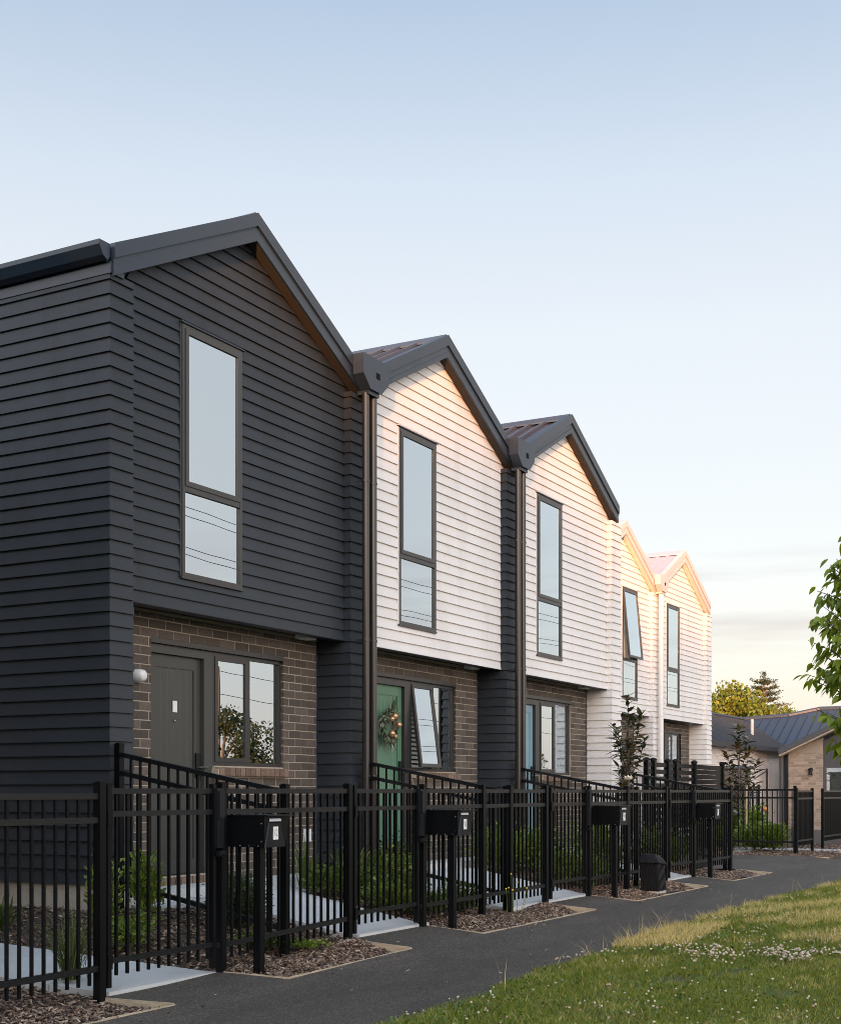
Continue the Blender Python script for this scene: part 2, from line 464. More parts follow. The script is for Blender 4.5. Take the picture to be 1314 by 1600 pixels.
def text_mesh(name, body, size, m, parent, loc, rot, squash=1.0):
    cu = bpy.data.curves.new(name, 'FONT'); cu.body = body; cu.size = size; cu.extrude = .0008
    cu.align_x = 'CENTER'; cu.align_y = 'CENTER'
    t = bpy.data.objects.new(name, cu); COL.objects.link(t)
    bpy.context.view_layer.update()
    me = bpy.data.meshes.new_from_object(t.evaluated_get(bpy.context.evaluated_depsgraph_get()))
    COL.objects.unlink(t); bpy.data.objects.remove(t)
    me.materials.clear(); me.materials.append(m)
    return link_obj(name, me, parent, loc, rot, (squash, 1, 1))

# ------------------------------------------------------------------ ground heights
def sm(a, b, x):
    t = max(0., min(1., (x - a) / (b - a))); return t * t * (3 - 2 * t)
def z_fence(X): return .085 * sm(6.9, 9.6, X)
def z_path(X, Y):                       # asphalt: falls gently away from the fence line
    return z_fence(X) * max(0., min(1., (Y - 4.9) / .95))
def z_yard(X, Y):
    base = z_fence(X)
    if X < 8.62:
        zp = base + (.115 - base) * max(0., min(1., (Y - 6.1) / 2.5))
        return zp + (.34 - zp) * max(0., min(1., (X - 7.83) / .75)) * max(0., min(1., (Y - 6.12) / 1.4))
    t = max(0., min(1., (Y - 6.12) / 1.4))
    return base + (.34 - base) * t

def sheet(name, xs, ys, zf, m, inside=None):
    V = []; F = []
    for y in ys:
        for x in xs: V.append((x, y, zf(x, y)))
    nx = len(xs)
    for j in range(len(ys) - 1):
        for i in range(nx - 1):
            if inside is None or inside((xs[i] + xs[i + 1]) / 2, (ys[j] + ys[j + 1]) / 2):
                F.append((j * nx + i, j * nx + i + 1, (j + 1) * nx + i + 1, (j + 1) * nx + i))
    me = bpy.data.meshes.new(name); me.from_pydata(V, [], F); me.materials.append(m)
    me.polygons.foreach_set('use_smooth', [True] * len(me.polygons)); me.update()
    o = link_obj(name, me); o['kind'] = 'structure'
    return o

YF = 5.95                                # fence line
BEDS = [(-6.0, 6.58), (7.82, 9.60), (10.92, 13.70), (15.02, 17.85), (19.10, 21.25)]   # bark strips in front of the fence
YB0 = 5.36

def lin(a, b, n): return list(np.linspace(a, b, n))
# wide base land
g = MB().add([(-900, -900, -.16), (1500, -900, -.16), (1500, 1500, -.16), (-900, 1500, -.16)], [(0, 1, 2, 3)])
struct('ground', g, M['lawn'])

def in_bed(x, y):
    return YB0 < y < YF and any(a < x < b for a, b in BEDS)
xs = sorted(set([round(v, 3) for v in lin(-6, 40, 185)] + [v for b in BEDS for v in b] + [26.1]))
ys = [3.2, 3.9, 4.1, 4.4, 4.7, 4.9, 5.1, 5.25, YB0, 5.5, 5.65, 5.8, YF, 5.97]
def asphalt_in(x, y):
    if in_bed(x, y): return False
    if y > YF and not any(b0[1] < x < b1[0] for b0, b1 in zip(BEDS, BEDS[1:])) and x < 21.25: return False
    return True
sheet('asphalt_path', xs, ys, z_path, M['asphalt'], lambda x, y: asphalt_in(x, y) and x < 26.1 + max(0, (5.4 - y)) * .25 or (y < 5.36))
# side lane between the third house and the far garden
sheet('asphalt_lane', lin(21.25, 26.1, 12), lin(5.97, 12, 14), lambda x, y: z_path(x, y), M['asphalt'])

# concrete paths inside the yards
CONC = [(6.66, 7.80), (9.78, 11.02), (12.86, 15.10), (17.62, 19.10)]
def yard_conc(x): return any(a < x < b for a, b in CONC)
def yard_in(x, y):
    return not (yard_conc(x) and (y < 8.3 or x < 8))
xs2 = sorted(set([round(v, 3) for v in lin(-6, 21.2, 137)] + [v for c in CONC for v in c]))
sheet('garden_bed', xs2, [YF - .02, 6.12, 6.3, 6.6, 6.9, 7.2, 7.52, 7.8, 8.4, 9.5, 12, 17], lambda x, y: z_yard(x, y) - .03, M['soil'], yard_in)
for k, (a, b) in enumerate(CONC):
    c = MB(); yy = [YF + .02, 6.12, 6.5, 7.0, 7.52, 7.80] if k else [YF + .02, 6.12, 6.5, 7.0, 7.52, 8.2, 9.4, 11, 14, 17]
    for iy, (y0, y1) in enumerate(zip(yy, yy[1:])):
        gap = .009 if iy in (1, 3, 5) else .0005
        z = [z_yard(a, y0), z_yard(b, y0), z_yard(b, y1), z_yard(a, y1)]
        if k == 0: z = [z_yard(7.2, q) for q in (y0, y0, y1, y1)]
        t = .022
        P = [(a, y0), (b, y0), (b, y1 - gap), (a, y1 - gap)]
        c.hexa([(x, y, zz - .16) for (x, y), zz in zip(P, z)] + [(x, y, zz + t) for (x, y), zz in zip(P, z)])
    struct('concrete_path', c, M['concrete'])
# bark strips' soil, timber edging
for (a, b) in BEDS:
    nx = max(3, int((b - a) / .3))
    sheet('bark_bed', lin(a, b, nx), [YB0, 5.5, 5.7, YF + .01], lambda x, y: z_path(x, y) - .075 + .05 * sm(YB0, YF, y) + .02 * math.sin(x * 3.1) * math.sin(y * 5), M['soil'])
    e = MB()
    q = lin(max(a, -6), b, max(2, int((b - a) / .6)))
    for x0, x1 in zip(q, q[1:]):
        e.bar((x0, YB0, z_path(x0, YB0) - .055), (x1, YB0, z_path(x1, YB0) - .062), .012, .135)
    e.bar((b, YB0 + .011, z_path(b, YB0) - .055), (b, YF, z_path(b, YF) - .062), .012, .135)
    if a > 0: e.bar((a, YB0 + .011, z_path(a, YB0) - .055), (a, YF, z_path(a, YF) - .062), .012, .135)
    o = struct('timber_edging', e, M['timber'])

def scatter_chips(name, area, n, zf, keep=lambda x, y: True, size=(.020, .055)):
    """loose chips: thin tilted slabs, one joined mesh"""
    x = rng.uniform(area[0], area[1], n); y = rng.uniform(area[2], area[3], n)
    ok = np.array([keep(a, b) for a, b in zip(x, y)]); x, y = x[ok], y[ok]; n = len(x)
    z = np.array([zf(a, b) for a, b in zip(x, y)]) + rng.uniform(.002, .028, n)
    L = rng.uniform(size[0], size[1], n); Wd = L * rng.uniform(.18, .45, n); T = rng.uniform(.003, .008, n)
    yaw = rng.uniform(0, 2 * np.pi, n); pit = rng.normal(0, .35, n); rol = rng.normal(0, .5, n)
    base = np.array([[-1, -1, -1], [1, -.7, -1], [1, .8, -1], [-1, 1, -1], [-1, -1, 1], [1, -.7, 1], [1, .8, 1], [-1, 1, 1]], float) / 2
    P = base[None] * np.stack([L, Wd, T], 1)[:, None, :]
    cp, sp_, cr, sr, cy, sy = np.cos(pit), np.sin(pit), np.cos(rol), np.sin(rol), np.cos(yaw), np.sin(yaw)
    X, Y, Z = P[..., 0], P[..., 1], P[..., 2]
    Y, Z = Y * cr[:, None] - Z * sr[:, None], Y * sr[:, None] + Z * cr[:, None]
    X, Z = X * cp[:, None] + Z * sp_[:, None], -X * sp_[:, None] + Z * cp[:, None]
    X, Y = X * cy[:, None] - Y * sy[:, None], X * sy[:, None] + Y * cy[:, None]
    V = np.stack([X + x[:, None], Y + y[:, None], Z + z[:, None]], -1).reshape(-1, 3)
    f = np.array([(0, 3, 2, 1), (4, 5, 6, 7), (0, 1, 5, 4), (1, 2, 6, 5), (2, 3, 7, 6), (3, 0, 4, 7)])
    F = (f[None] + (np.arange(n) * 8)[:, None, None]).reshape(-1, 4)
    o = link_obj(name, np_mesh(name, V, F, M['bark']))
    o['kind'] = 'stuff'; return o

for (a, b) in BEDS:
    a2 = max(a, 4.3)
    scatter_chips('bark_mulch', (a2 + .02, b - .02, YB0 + .02, YF), int((b - a2) * .59 * 3000),
                  lambda x, y: z_path(x, y) - .075 + .05 * sm(YB0, YF, y) + .02 * math.sin(x * 3.1) * math.sin(y * 5))
scatter_chips('bark_mulch', (4.3, 20.9, YF, 7.72), 34000, lambda x, y: z_yard(x, y) - .03, lambda x, y: not yard_conc(x))
scatter_chips('bark_mulch', (4.3, 8.62, 7.4, 10.5), 12000, lambda x, y: z_yard(x, y) - .03, lambda x, y: not (6.66 < x < 7.8))

scatter_chips('strewn_bark', (5.5, 21.3, 5.05, YB0), 420, lambda x, y: z_path(x, y) - .003, lambda x, y: any(a < x < b for a, b in BEDS) and random.random() < ((y - 5.05) / .31) ** 2.5, (.012, .035))
scatter_chips('strewn_bark', (5.5, 26, 4.1, 5.9), 160, lambda x, y: z_path(x, y) - .003, lambda x, y: not in_bed(x, y), (.010, .028))

# ------------------------------------------------------------------ weatherboards
BH = .122                                # board cover
DB, DT = .0245, .005                      # how far the foot and the head of a board stand out
def board(p, u, nrm, s0, s1, z0, z1, m0=0, m1=0, t0=None, t1=None, m=None, parent=None, org=None):
    """one bevelled board on the wall line p + s*u, standing out along nrm;
    m0/m1: +1 mitred round an outer corner, -1 into an inner corner; t0/t1: s at the head of the board (raked ends)"""
    p, u, nrm = Vector((*p, 0)), Vector((*u, 0)), Vector((*nrm, 0))
    t0 = s0 if t0 is None else t0; t1 = s1 if t1 is None else t1
    if s1 - s0 < .012 and t1 - t0 < .012: return None
    k = (z1 - z0) / BH
    db = DB; dt = DB - (DB - DT) * min(1, k)
    zt = z1 + .004
    P = []
    for z, d, a, b in ((z0, db, s0, s1), (zt, dt, t0, max(t1, t0 + .001))):
        back0, back1 = p + u * a, p + u * b
        f0 = p + u * (a - m0 * d) + nrm * d
        f1 = p + u * (b + m1 * d) + nrm * d
        P += [Vector((f0.x, f0.y, z)), Vector((f1.x, f1.y, z)), Vector((back1.x, back1.y, z)), Vector((back0.x, back0.y, z))]
    return MB().hexa(P).build('weatherboard', m, parent)

def rows(z0, z1):
    """board rows on the common gauge (all houses line up)"""
    base = .537
    i = math.floor((z0 - base) / BH + 1e-6)
    out = []
    while base + i * BH < z1 - 1e-6:
        a, b = max(z0, base + i * BH), min(z1, base + (i + 1) * BH)
        if b - a > .012: out.append((a, b))
        i += 1
    return out

# ------------------------------------------------------------------ terrace houses
YP, YU, YBK, YR = 7.775, 7.866, 8.196, 7.72     # pier, upper wall, brick face, barge front
ZA, PITCH = 6.985, .5                            # roof apex, slope
def zroof(x): return ZA - PITCH * abs(x)

def window_unit(name, root, x0, x1, z0, z1, yf, bars, open_part=None, deep=.06, cur=None, frame=None):
    """x0..z1 outer frame; bars: list of ('h'|'v', position); panes are the cells between bars"""
    fr = .038
    f = MB()
    f.box(x0, x1, yf, yf + deep, z0, z0 + fr); f.box(x0, x1, yf, yf + deep, z1 - fr, z1)
    f.box(x0, x0 + fr, yf, yf + deep, z0 + fr, z1 - fr); f.box(x1 - fr, x1, yf, yf + deep, z0 + fr, z1 - fr)
    cells = [(x0 + fr, x1 - fr, z0 + fr, z1 - fr)]
    for kind, pos in bars:
        a, b, c, d = cells.pop()
        if kind == 'h':
            f.box(a, b, yf + .002, yf + deep, pos - .026, pos + .026)
            cells += [(a, b, c, pos - .026), (a, b, pos + .026, d)]
        else:
            f.box(pos - .022, pos + .022, yf + .002, yf + deep, c, d)
            cells += [(a, pos - .022, c, d), (pos + .022, b, c, d)]
    w = f.build('window', M['frame'], root, None, ((x0 + x1) / 2, yf, z0))
    for i, (a, b, c, d) in enumerate(cells):
        sash = open_part and open_part[0] == i
        if sash or (open_part is None and bars and i == (1 if bars[0][0] == 'h' else 0)) or (open_part and open_part[0] == i):
            sf = .046
            ang = open_part[1] if sash else 0
            piv = Vector(((a + b) / 2, yf + .02, d))
            s_ = MB(); h = d - c; hw = (b - a) / 2
            y0, y1 = (-.028, .012)
            s_.box(-hw, hw, y0, y1, -sf, 0); s_.box(-hw, hw, y0, y1, -h, -h + sf)
            s_.box(-hw, -hw + sf, y0, y1, -h + sf, -sf); s_.box(hw - sf, hw, y0, y1, -h + sf, -sf)
            me = s_.mesh('sash', M['frame'])
            base = Vector(w.location) + Vector(root.location)
            link_obj('sash', me, w, piv - base, (-ang, 0, 0))
            gp = MB().box(-hw + sf - .003, hw - sf + .003, -.012, -.004, -h + sf - .003, -sf + .003).mesh('glass_pane', M['glass'])
            link_obj('glass_pane', gp, w, piv - base, (-ang, 0, 0))
            if sash:
                st = MB()
                for xx in (a + .02, b - .02):
                    e = Euler((-ang, 0, 0)).to_matrix() @ Vector((0, -.01, -h * .35))
                    st.bar((xx, yf + .03, d - h * .30), (xx, piv.y + e.y, piv.z + e.z), .012, .006)
                st.build('stay', M['steel'], w)
        else:
            MB().box(a, b, yf + .022, yf + .030, c, d).build('glass_pane', M['glass'], w)
    return w, cells

def pleats(name, m, parent, x0, x1, z0, z1, y, amp=.018, n=26, taper=0):
    V = []; F = []
    for i in range(n + 1):
        t = i / n; x = x0 + (x1 - x0) * t
        yy = y + amp * math.sin(t * n * .8) + amp * .4 * math.sin(t * n * .31 + 1)
        V += [(x + taper * (1 - t), yy, z0), (x, yy, z1)]
    for i in range(n): F.append((2 * i, 2 * i + 2, 2 * i + 3, 2 * i + 1))
    mb = MB().add(V, F)
    # give the cloth a thickness
    k = len(V); mb.add([(a, b + .004, c) for a, b, c in V], [tuple(reversed(f)) for f in F])
    return mb.build(name, m, parent)

def house(idx, xa, dy, label, dark, door, pier_right, pier_left=None, side_wall=False, mirror=False, open_upper=None, open_lower=None,
          blinds=False, curtain='side', brick_parts=True, single_pipe=False, rainhead=True):
    zb = .30
    root = thing('terrace_house', label, 'house', (xa, YP + dy, zb), 0, 'gabled terrace houses along the path')
    wm = M['dark_board'] if dark == 'dark' else M['white_board']
    trim = M['white_trim'] if dark == 'pale' else M['dark_trim']
    roofm = M['white_roof'] if dark == 'pale' else M['dark_roof']
    sof = M['white_soffit'] if dark == 'pale' else M['dark_soffit']
    yp, yu, yb, yr = YP + dy, YU + dy, YBK + dy, YR + dy
    ye = yp + 8.6
    X = lambda x: xa + x
    xl, xr = -1.81, 1.81
    if side_wall: xl = -1.755
    # window opening of the upper floor
    wx0, wx1, wz0, wz1 = (-1.0, -.085, 3.305, 5.625) if not mirror else (.09, 1.0, 3.305, 5.625)
    zo = 2.985
    # ---- carcass behind the boards
    def carc(poly): return poly
    c = MB()
    c.box(X(xl), X(wx0), yu + .001, yu + .10, zo, 5.6); c.box(X(wx1), X(xr), yu + .001, yu + .10, zo, 5.6)
    c.box(X(wx0), X(wx1), yu + .001, yu + .10, zo, wz0); c.box(X(wx0), X(wx1), yu + .001, yu + .10, wz1, 5.72)
    c.prism([(X(-2.0), 5.73), (X(2.0), 5.73), (X(2.0), zroof(2) - .24), (X(0), ZA - .24), (X(-2.0), zroof(2) - .24)], yu + .001, yu + .10)
    c.box(X(-2.0), X(2.0), ye - .1, ye, zb, 5.73); c.prism([(X(-2.0), 5.73), (X(2.0), 5.73), (X(0), ZA - .24)], ye - .1, ye)
    c.box(X(1.98), X(2.0), yu + .11, ye - .11, zb, 5.7)
    if not side_wall: c.box(X(-2.0), X(-1.98), yu + .11, ye - .11, zb, 5.7)
    c.build('wall', wm, root)
    # overhang soffit
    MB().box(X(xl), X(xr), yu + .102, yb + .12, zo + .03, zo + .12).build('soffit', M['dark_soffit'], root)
    MB().box(X(xl), X(xr), yu - .012, yu + .10, zo - .004, zo - .0005).build('drip_trim', M['dark_trim'], root)
    # ---- upper floor boards with raked heads
    for z0, z1 in rows(zo, ZA - .30):
        def lim(z):                      # half width available under the barge at height z
            return max(0, min(2.2, (ZA - .25 - z) / PITCH))
        a0, b0, a1, b1 = max(xl, -lim(z0)), min(xr, lim(z0)), max(xl, -lim(z1)), min(xr, lim(z1))
        mk = dict(m=wm, parent=root)
        def put(sa, sb, za, zb_, ta=None, tb=None):
            board((X(0), yu), (1, 0), (0, -1), sa, sb, za, zb_, 0, 0, ta, tb, **mk)
        if z1 <= wz0 or z0 >= wz1: put(a0, b0, z0, z1, a1, b1)
        else:
            if z0 < wz0 - .012: put(wx0 - .003, wx1 + .003, z0, wz0)
            if z1 > wz1 + .012: put(wx0 - .003, wx1 + .003, wz1, z1)
            put(a0, wx0 - .004, z0, z1, a1, wx0 - .004); put(wx1 + .004, b0, z0, z1, wx1 + .004, b1)
    # ---- piers
    def pier(x0, x1, m, left_ret, right_ret, to_brick=True, outer_left=False):
        ybk = (yb if to_brick else yu)
        MB().box(X(x0) + .001, X(x1) - .001, yp + .001, yb + .3, zb, 5.72).build('pier_core', m, root)
        for z0, z1 in rows(.537, 5.715):
            board((X(x0), yp), (1, 0), (0, -1), 0, x1 - x0, z0, z1, 1 if left_ret else 0, 1, m=m, parent=root)
            if left_ret:
                d = (yb if z1 <= zo + .02 else yu - .012) - yp
                board((X(x0), yp + d), (0, -1), (-1, 0), 0, d, z0, z1, 0, 1, m=m, parent=root)
            if right_ret:
                d = (yb if z1 <= zo + .02 else yu - .012) - yp
                board((X(x1), yp), (0, 1), (1, 0), 0, d, z0, z1, 1, 0, m=m, parent=root)
    pier(1.812, 2.205, pier_right, True, True)
    if pier_left is not None: pier(-2.205, -1.812, pier_left, False, True)
    if side_wall:
        xs0 = -2.045
        MB().box(X(xs0) + .001, X(xs0) + .15, yp + .001, ye, .537, 5.75).build('wall', wm, root)
        MB().box(X(xs0) + .15, X(-1.757), yp + .001, yb + .3, .537, 5.70).build('pier_core', wm, root)
        for z0, z1 in rows(.537, 5.715):
            board((X(xs0), yp), (1, 0), (0, -1), 0, .288, z0, z1, 1, 0, m=wm, parent=root)
            board((X(xs0), ye), (0, -1), (-1, 0), 0, ye - yp, z0, z1, 0, 1, m=wm, parent=root)
        MB().box(X(xs0) + .012, X(-1.76), yp + .012, ye - .02, .0, .537).build('plinth', M['plinth'], root)
    # ---- brick ground floor
    bx0, bx1 = xl, xr
    dx0, dx1, dz0, dz1 = -1.013, -.05, .53, 2.718
    gx0, gx1, gz0, gz1 = -.048, 1.138, 1.585, 2.718
    if mirror: dx0, dx1, gx0, gx1 = .05, 1.013, -1.138, .048
    c = MB()
    ym = yb + .0045
    lo, hi = min(dx0, gx0), max(dx1, gx1)
    def holes(x0, x1, z0, z1): c.box(X(x0), X(x1), ym, ym + .10, z0, z1)
    holes(bx0, lo, zb, zo + .03); holes(hi, bx1, zb, zo + .03); holes(lo, hi, dz1, zo + .03)
    holes(min(gx0, gx1), max(gx0, gx1), zb, gz0 - .001)
    holes(dx0, dx1, zb, dz0 - .002)
    c.build('mortar_bed', M['mortar'], root)
    br = []
    CH = .086
    k = 0; z = .445
    while z < zo - .01:
        zt = min(z + .076, zo)
        off = 0 if k % 2 == 0 else .12
        x = bx0 - .24 + off
        while x < bx1:
            segs = [(max(x, bx0), min(x + .230, bx1))]
            for (ha, hb, hz0, hz1) in ((dx0, dx1, dz0 - .08, dz1), (gx0, gx1, gz0 - .10, gz1)):
                if zt > hz0 + .02 and z < hz1 - .02:
                    ns = []
                    for a, b in segs:
                        if a < ha: ns.append((a, min(b, ha)))
                        if b > hb: ns.append((max(a, hb), b))
                    segs = ns
            for a, b in segs:
                if b - a > .02: br.append((z, a, b, zt))
            x += .240
        z += CH; k += 1
    br.sort(key=lambda t: -t[0])
    keep, rest = (br[:298], br[298:]) if brick_parts else ([], br)
    cache = {}
    for (z, a, b, zt) in keep:
        key = (round(b - a, 3), round(zt - z, 3))
        if key not in cache:
            w_, h_ = key
            bm_ = MB(); e = .003
            bm_.hexa([(0, e, 0), (w_, e, 0), (w_, .05, 0), (0, .05, 0), (0, e, h_), (w_, e, h_), (w_, .05, h_), (0, .05, h_)])
            bm_.hexa([(e, 0, e), (w_ - e, 0, e), (w_, e + .0005, 0), (0, e + .0005, 0), (e, 0, h_ - e), (w_ - e, 0, h_ - e), (w_, e + .0005, h_), (0, e + .0005, h_)])
            cache[key] = bm_.mesh('brick', M['brick'])
        link_obj('brick', cache[key], root, (a, yb - (yp) + random.uniform(-.0015, .0015), z - zb))
    if rest:
        r_ = MB()
        for (z, a, b, zt) in rest: r_.box(X(a), X(b), yb, yb + .05, z, zt)
        o = r_.build('brickwork', M['brick_j'], root); o['kind'] = 'stuff'
    # rowlock sill and door sill bricks
    sb = MB().hexa([(0, 0, 0), (.076, 0, 0), (.076, .14, .018), (0, .14, .018), (0, 0, .076), (.076, 0, .076), (.076, .14, .094), (0, .14, .094)]).mesh('sill_brick', M['sill_brick'])
    x = (-.215 if not mirror else gx0 - .15)
    x = max(x, (dx1 + .01) if not mirror else x)
    MB().box(X(gx0 - .01), X(gx1 + .02), yb - .045, yb + .05, gz0 - .088, gz0 - .030).build('mortar_bed', M['mortar'], root)
    while x < gx1 + .01:
        link_obj('sill_brick', sb, root, (x, yb - yp - .056, gz0 - .098 - zb)); x += .086
    x = dx0 - .02
    while x < dx1:
        link_obj('sill_brick', sb, root, (x, yb - yp - .03, dz0 - .098 - zb)); x += .086
    MB().box(X(bx1) - .03, X(bx1) - .002, yb - .006, yb + .02, zb, zo).build('corner_trim', trim if dark != 'white' or pier_right is M['white_board'] else M['dark_trim'], root)
    # ---- front door
    fm = M['frame']
    f = MB(); yd = yb + .035
    f.box(X(dx0), X(dx1), yd, yd + .09, dz1 - .085, dz1 - .002); f.box(X(dx0), X(dx0 + .045), yd, yd + .09, dz0, dz1 - .085)
    f.box(X(dx1 - .13), X(dx1), yd, yd + .09, dz0, dz1 - .085); f.box(X(dx0), X(dx1), yd - .02, yd + .09, dz0 - .03, dz0)
    f.build('door_frame', door if door is M['door_grey'] else fm, root)
    MB().box(X(lo), X(hi), yb - .004, yb + .033, dz1, dz1 + .047).build('head_flashing', M['frame'], root)  # flashing made tall and dark to stand in for the shadowed recess above the frame
    la, lb, lz0, lz1 = dx0 + .048, dx1 - .133, dz0 + .004, dz1 - .088
    d = MB(); yl = yd + .045
    d.box(X(la), X(la + .10), yl, yl + .04, lz0, lz1); d.box(X(lb - .10), X(lb), yl, yl + .04, lz0, lz1)
    d.box(X(la + .10), X(lb - .10), yl, yl + .04, lz1 - .12, lz1); d.box(X(la + .10), X(lb - .10), yl, yl + .04, lz0, lz0 + .14)
    dr = d.build('front_door', door, root, None, (X((la + lb) / 2), yl, lz0))
    npl = 6; pw = (lb - la - .2) / npl
    for i in range(npl):
        xx = la + .10 + i * pw; e = .006; h0, h1 = lz0 + .14, lz1 - .12
        q = MB(); y0 = yl + .009
        q.hexa([(X(xx), y0 + e, h0), (X(xx + e), y0, h0), (X(xx + pw - e), y0, h0), (X(xx + pw), y0 + e, h0),
                (X(xx), y0 + e, h1), (X(xx + e), y0, h1), (X(xx + pw - e), y0, h1), (X(xx + pw), y0 + e, h1)])
        q.box(X(xx), X(xx + pw) - .0004, y0 + e + .0005, yl + .03, h0, h1)
        q.build('plank', door, dr)
    hz = lz0 + 1.03
    h = MB(); h.box(X(lb - .085), X(lb - .02), yl - .022, yl - .001, hz - .10, hz + .14)
    h.build('lock_plate', M['black_plastic'], dr)
    MB().tube([(X(lb - .052), yl - .022, hz), (X(lb - .052), yl - .06, hz), (X(lb - .16 if dark == 'x' else lb + .05), yl - .062, hz)], .010, 8).build('handle', M['steel'], dr, True)
    if dark == 'dark':
        pl = MB().box(X((la + lb) / 2 - .028), X((la + lb) / 2 + .034), yl - .004, yl + .006, lz0 + 1.555, lz0 + 1.665).build('number_plate', M['white_plastic'], dr)
        MB().ball((X((la + lb) / 2), yl, lz0 + 1.475), .013, 8, 6).build('peephole', M['steel'], dr, True)
    # ---- ground floor window
    bars = [('v', (gx0 + gx1) / 2 + .015)]
    w, cells = window_unit('window', root, X(gx0), X(gx1), gz0, gz1, yb + .035, [('v', X((gx0 + gx1) / 2 + .015))], open_lower, .07)
    a, b = min(c_[0] for c_ in cells), max(c_[1] for c_ in cells)
    # room behind
    rm = MB(); y0, y1 = yb + .14, yb + 2.6
    rz0, rz1 = .55, 2.9
    ra, rb = X(-1.75), X(1.75)
    rm.add([(ra, y0, rz0), (rb, y0, rz0), (rb, y1, rz0), (ra, y1, rz0), (ra, y0, rz1), (rb, y0, rz1), (rb, y1, rz1), (ra, y1, rz1)],
           [(0, 1, 2, 3), (7, 6, 5, 4), (1, 5, 6, 2), (2, 6, 7, 3), (3, 7, 4, 0)])
    rm.build('room', M['interior'], root)
    if blinds:
        bl = MB(); z = gz0 + .05
        while z < gz1 - .06:
            bl.hexa([(a, y0, z), (b, y0, z), (b, y0 + .035, z + .034), (a, y0 + .035, z + .034),
                     (a, y0, z + .003), (b, y0, z + .003), (b, y0 + .035, z + .037), (a, y0 + .035, z + .037)])
            z += .056
        bl.build('venetian_blind', M['blind'], w)
        pleats('curtain', M['curtain'], w, b - .34, b, gz0 + .02, gz1 - .03, y0 - .012, .010)
    else:
        pleats('curtain', M['curtain'], w, b - .22, b, gz0 + .02, gz1 - .03, y0 + .03, .022, 20)
    # ---- upper window
    w, cells = window_unit('window', root, X(wx0), X(wx1), wz0, wz1, yu - .030, [('h', 4.115)], open_upper, .10)
    MB().box(X(wx0) - .03, X(wx1) + .03, yu - .045, yu + .02, wz1 + .002, wz1 + .014).build('head_flashing', trim, root)
    MB().box(X(wx0) - .03, X(wx0) - .003, yu - .024, yu + .02, wz0 - .01, wz1).build('window_trim', wm, root)
    MB().box(X(wx0) - .02, X(wx1) + .01, yu - .038, yu + .02, wz0 - .022, wz0 - .002).build('window_sill', M['frame'], root)
    y0 = yu + .13
    rm = MB(); rz0, rz1 = 3.08, 5.66; y1 = yu + 2.6
    rm.add([(ra, y0 - .02, rz0), (rb, y0 - .02, rz0), (rb, y1, rz0), (ra, y1, rz0), (ra, y0 - .02, rz1), (rb, y0 - .02, rz1), (rb, y1, rz1), (ra, y1, rz1)],
           [(0, 1, 2, 3), (7, 6, 5, 4), (1, 5, 6, 2), (2, 6, 7, 3), (3, 7, 4, 0)])
    rm.build('room', M['interior'], root)
    if curtain == 'side':
        pleats('curtain', M['curtain'], w, X(wx1) - .26, X(wx1) - .02, wz0, wz1 - .09, y0 + .02, .016, 14, .16)
    else:
        pleats('curtain', M['curtain'], w, X(wx0), X(wx1), wz0, wz1 - .05, y0 + .02, .014, 30)
    # ---- roof
    t = .045
    for sx in (-1, 1):
        q = MB()
        q.prism([(X(0), ZA - .06), (X(sx * 2.0), zroof(2) - .06), (X(sx * 2.0), zroof(2) - .06 - t), (X(0), ZA - .06 - t)], yr + .03, ye + .15)
        q.build('roof', roofm, root)
        L = 2.0 * math.hypot(1, PITCH)
        ang = math.atan(PITCH)
        rb_ = MB().prismx([(-.024, 0), (.024, 0), (.012, .048), (-.012, .048)], 0, L - .10)
        me = rb_.mesh('roof_rib', roofm)
        yy = yr + .36
        while yy < ye:
            # laid down the slope from the ridge
            if sx > 0: link_obj('roof_rib', me, root, (.08, yy - yp, ZA - .06 - .04 - zb), (0, ang, 0))
            else: link_obj('roof_rib', me, root, (-.08, yy - yp, ZA - .06 - .04 - zb), (0, ang, math.pi))
            yy += .245
    q = MB().prism([(X(-.17), zroof(.17) - .015), (X(0), ZA + .012), (X(.17), zroof(.17) - .015), (X(.17), zroof(.17) - .035), (X(0), ZA - .012), (X(-.17), zroof(.17) - .035)], yr + .02, ye + .16)
    q.build('ridge_cap', roofm, root)
    # bargeboards: a metal cap over a board
    for sx in (-1, 1):
        e = 2.0 if not (side_wall and sx < 0) else 2.05
        q = MB().prism([(X(0), ZA), (X(sx * e), zroof(e)), (X(sx * e), zroof(e) - .13), (X(0), ZA - .13)], yr - .014, yr + .10)
        q.build('barge_cap', trim, root)
        q = MB().prism([(X(0), ZA - .132), (X(sx * e), zroof(e) - .132), (X(sx * e), zroof(e) - .275), (X(0), ZA - .275)], yr + .006, yu - .024)
        q.prism([(X(0), ZA - .212), (X(sx * e), zroof(e) - .212), (X(sx * e), zroof(e) - .275), (X(0), ZA - .275)], yr - .001, yr + .0055)
        q.build('bargeboard', trim, root)
        q = MB().prism([(X(0), ZA - .2755), (X(sx * e), zroof(e) - .2755), (X(sx * e), zroof(e) - .281), (X(0), ZA - .281)], yr + .03, yu - .024)
        q.build('rake_soffit', sof, root)
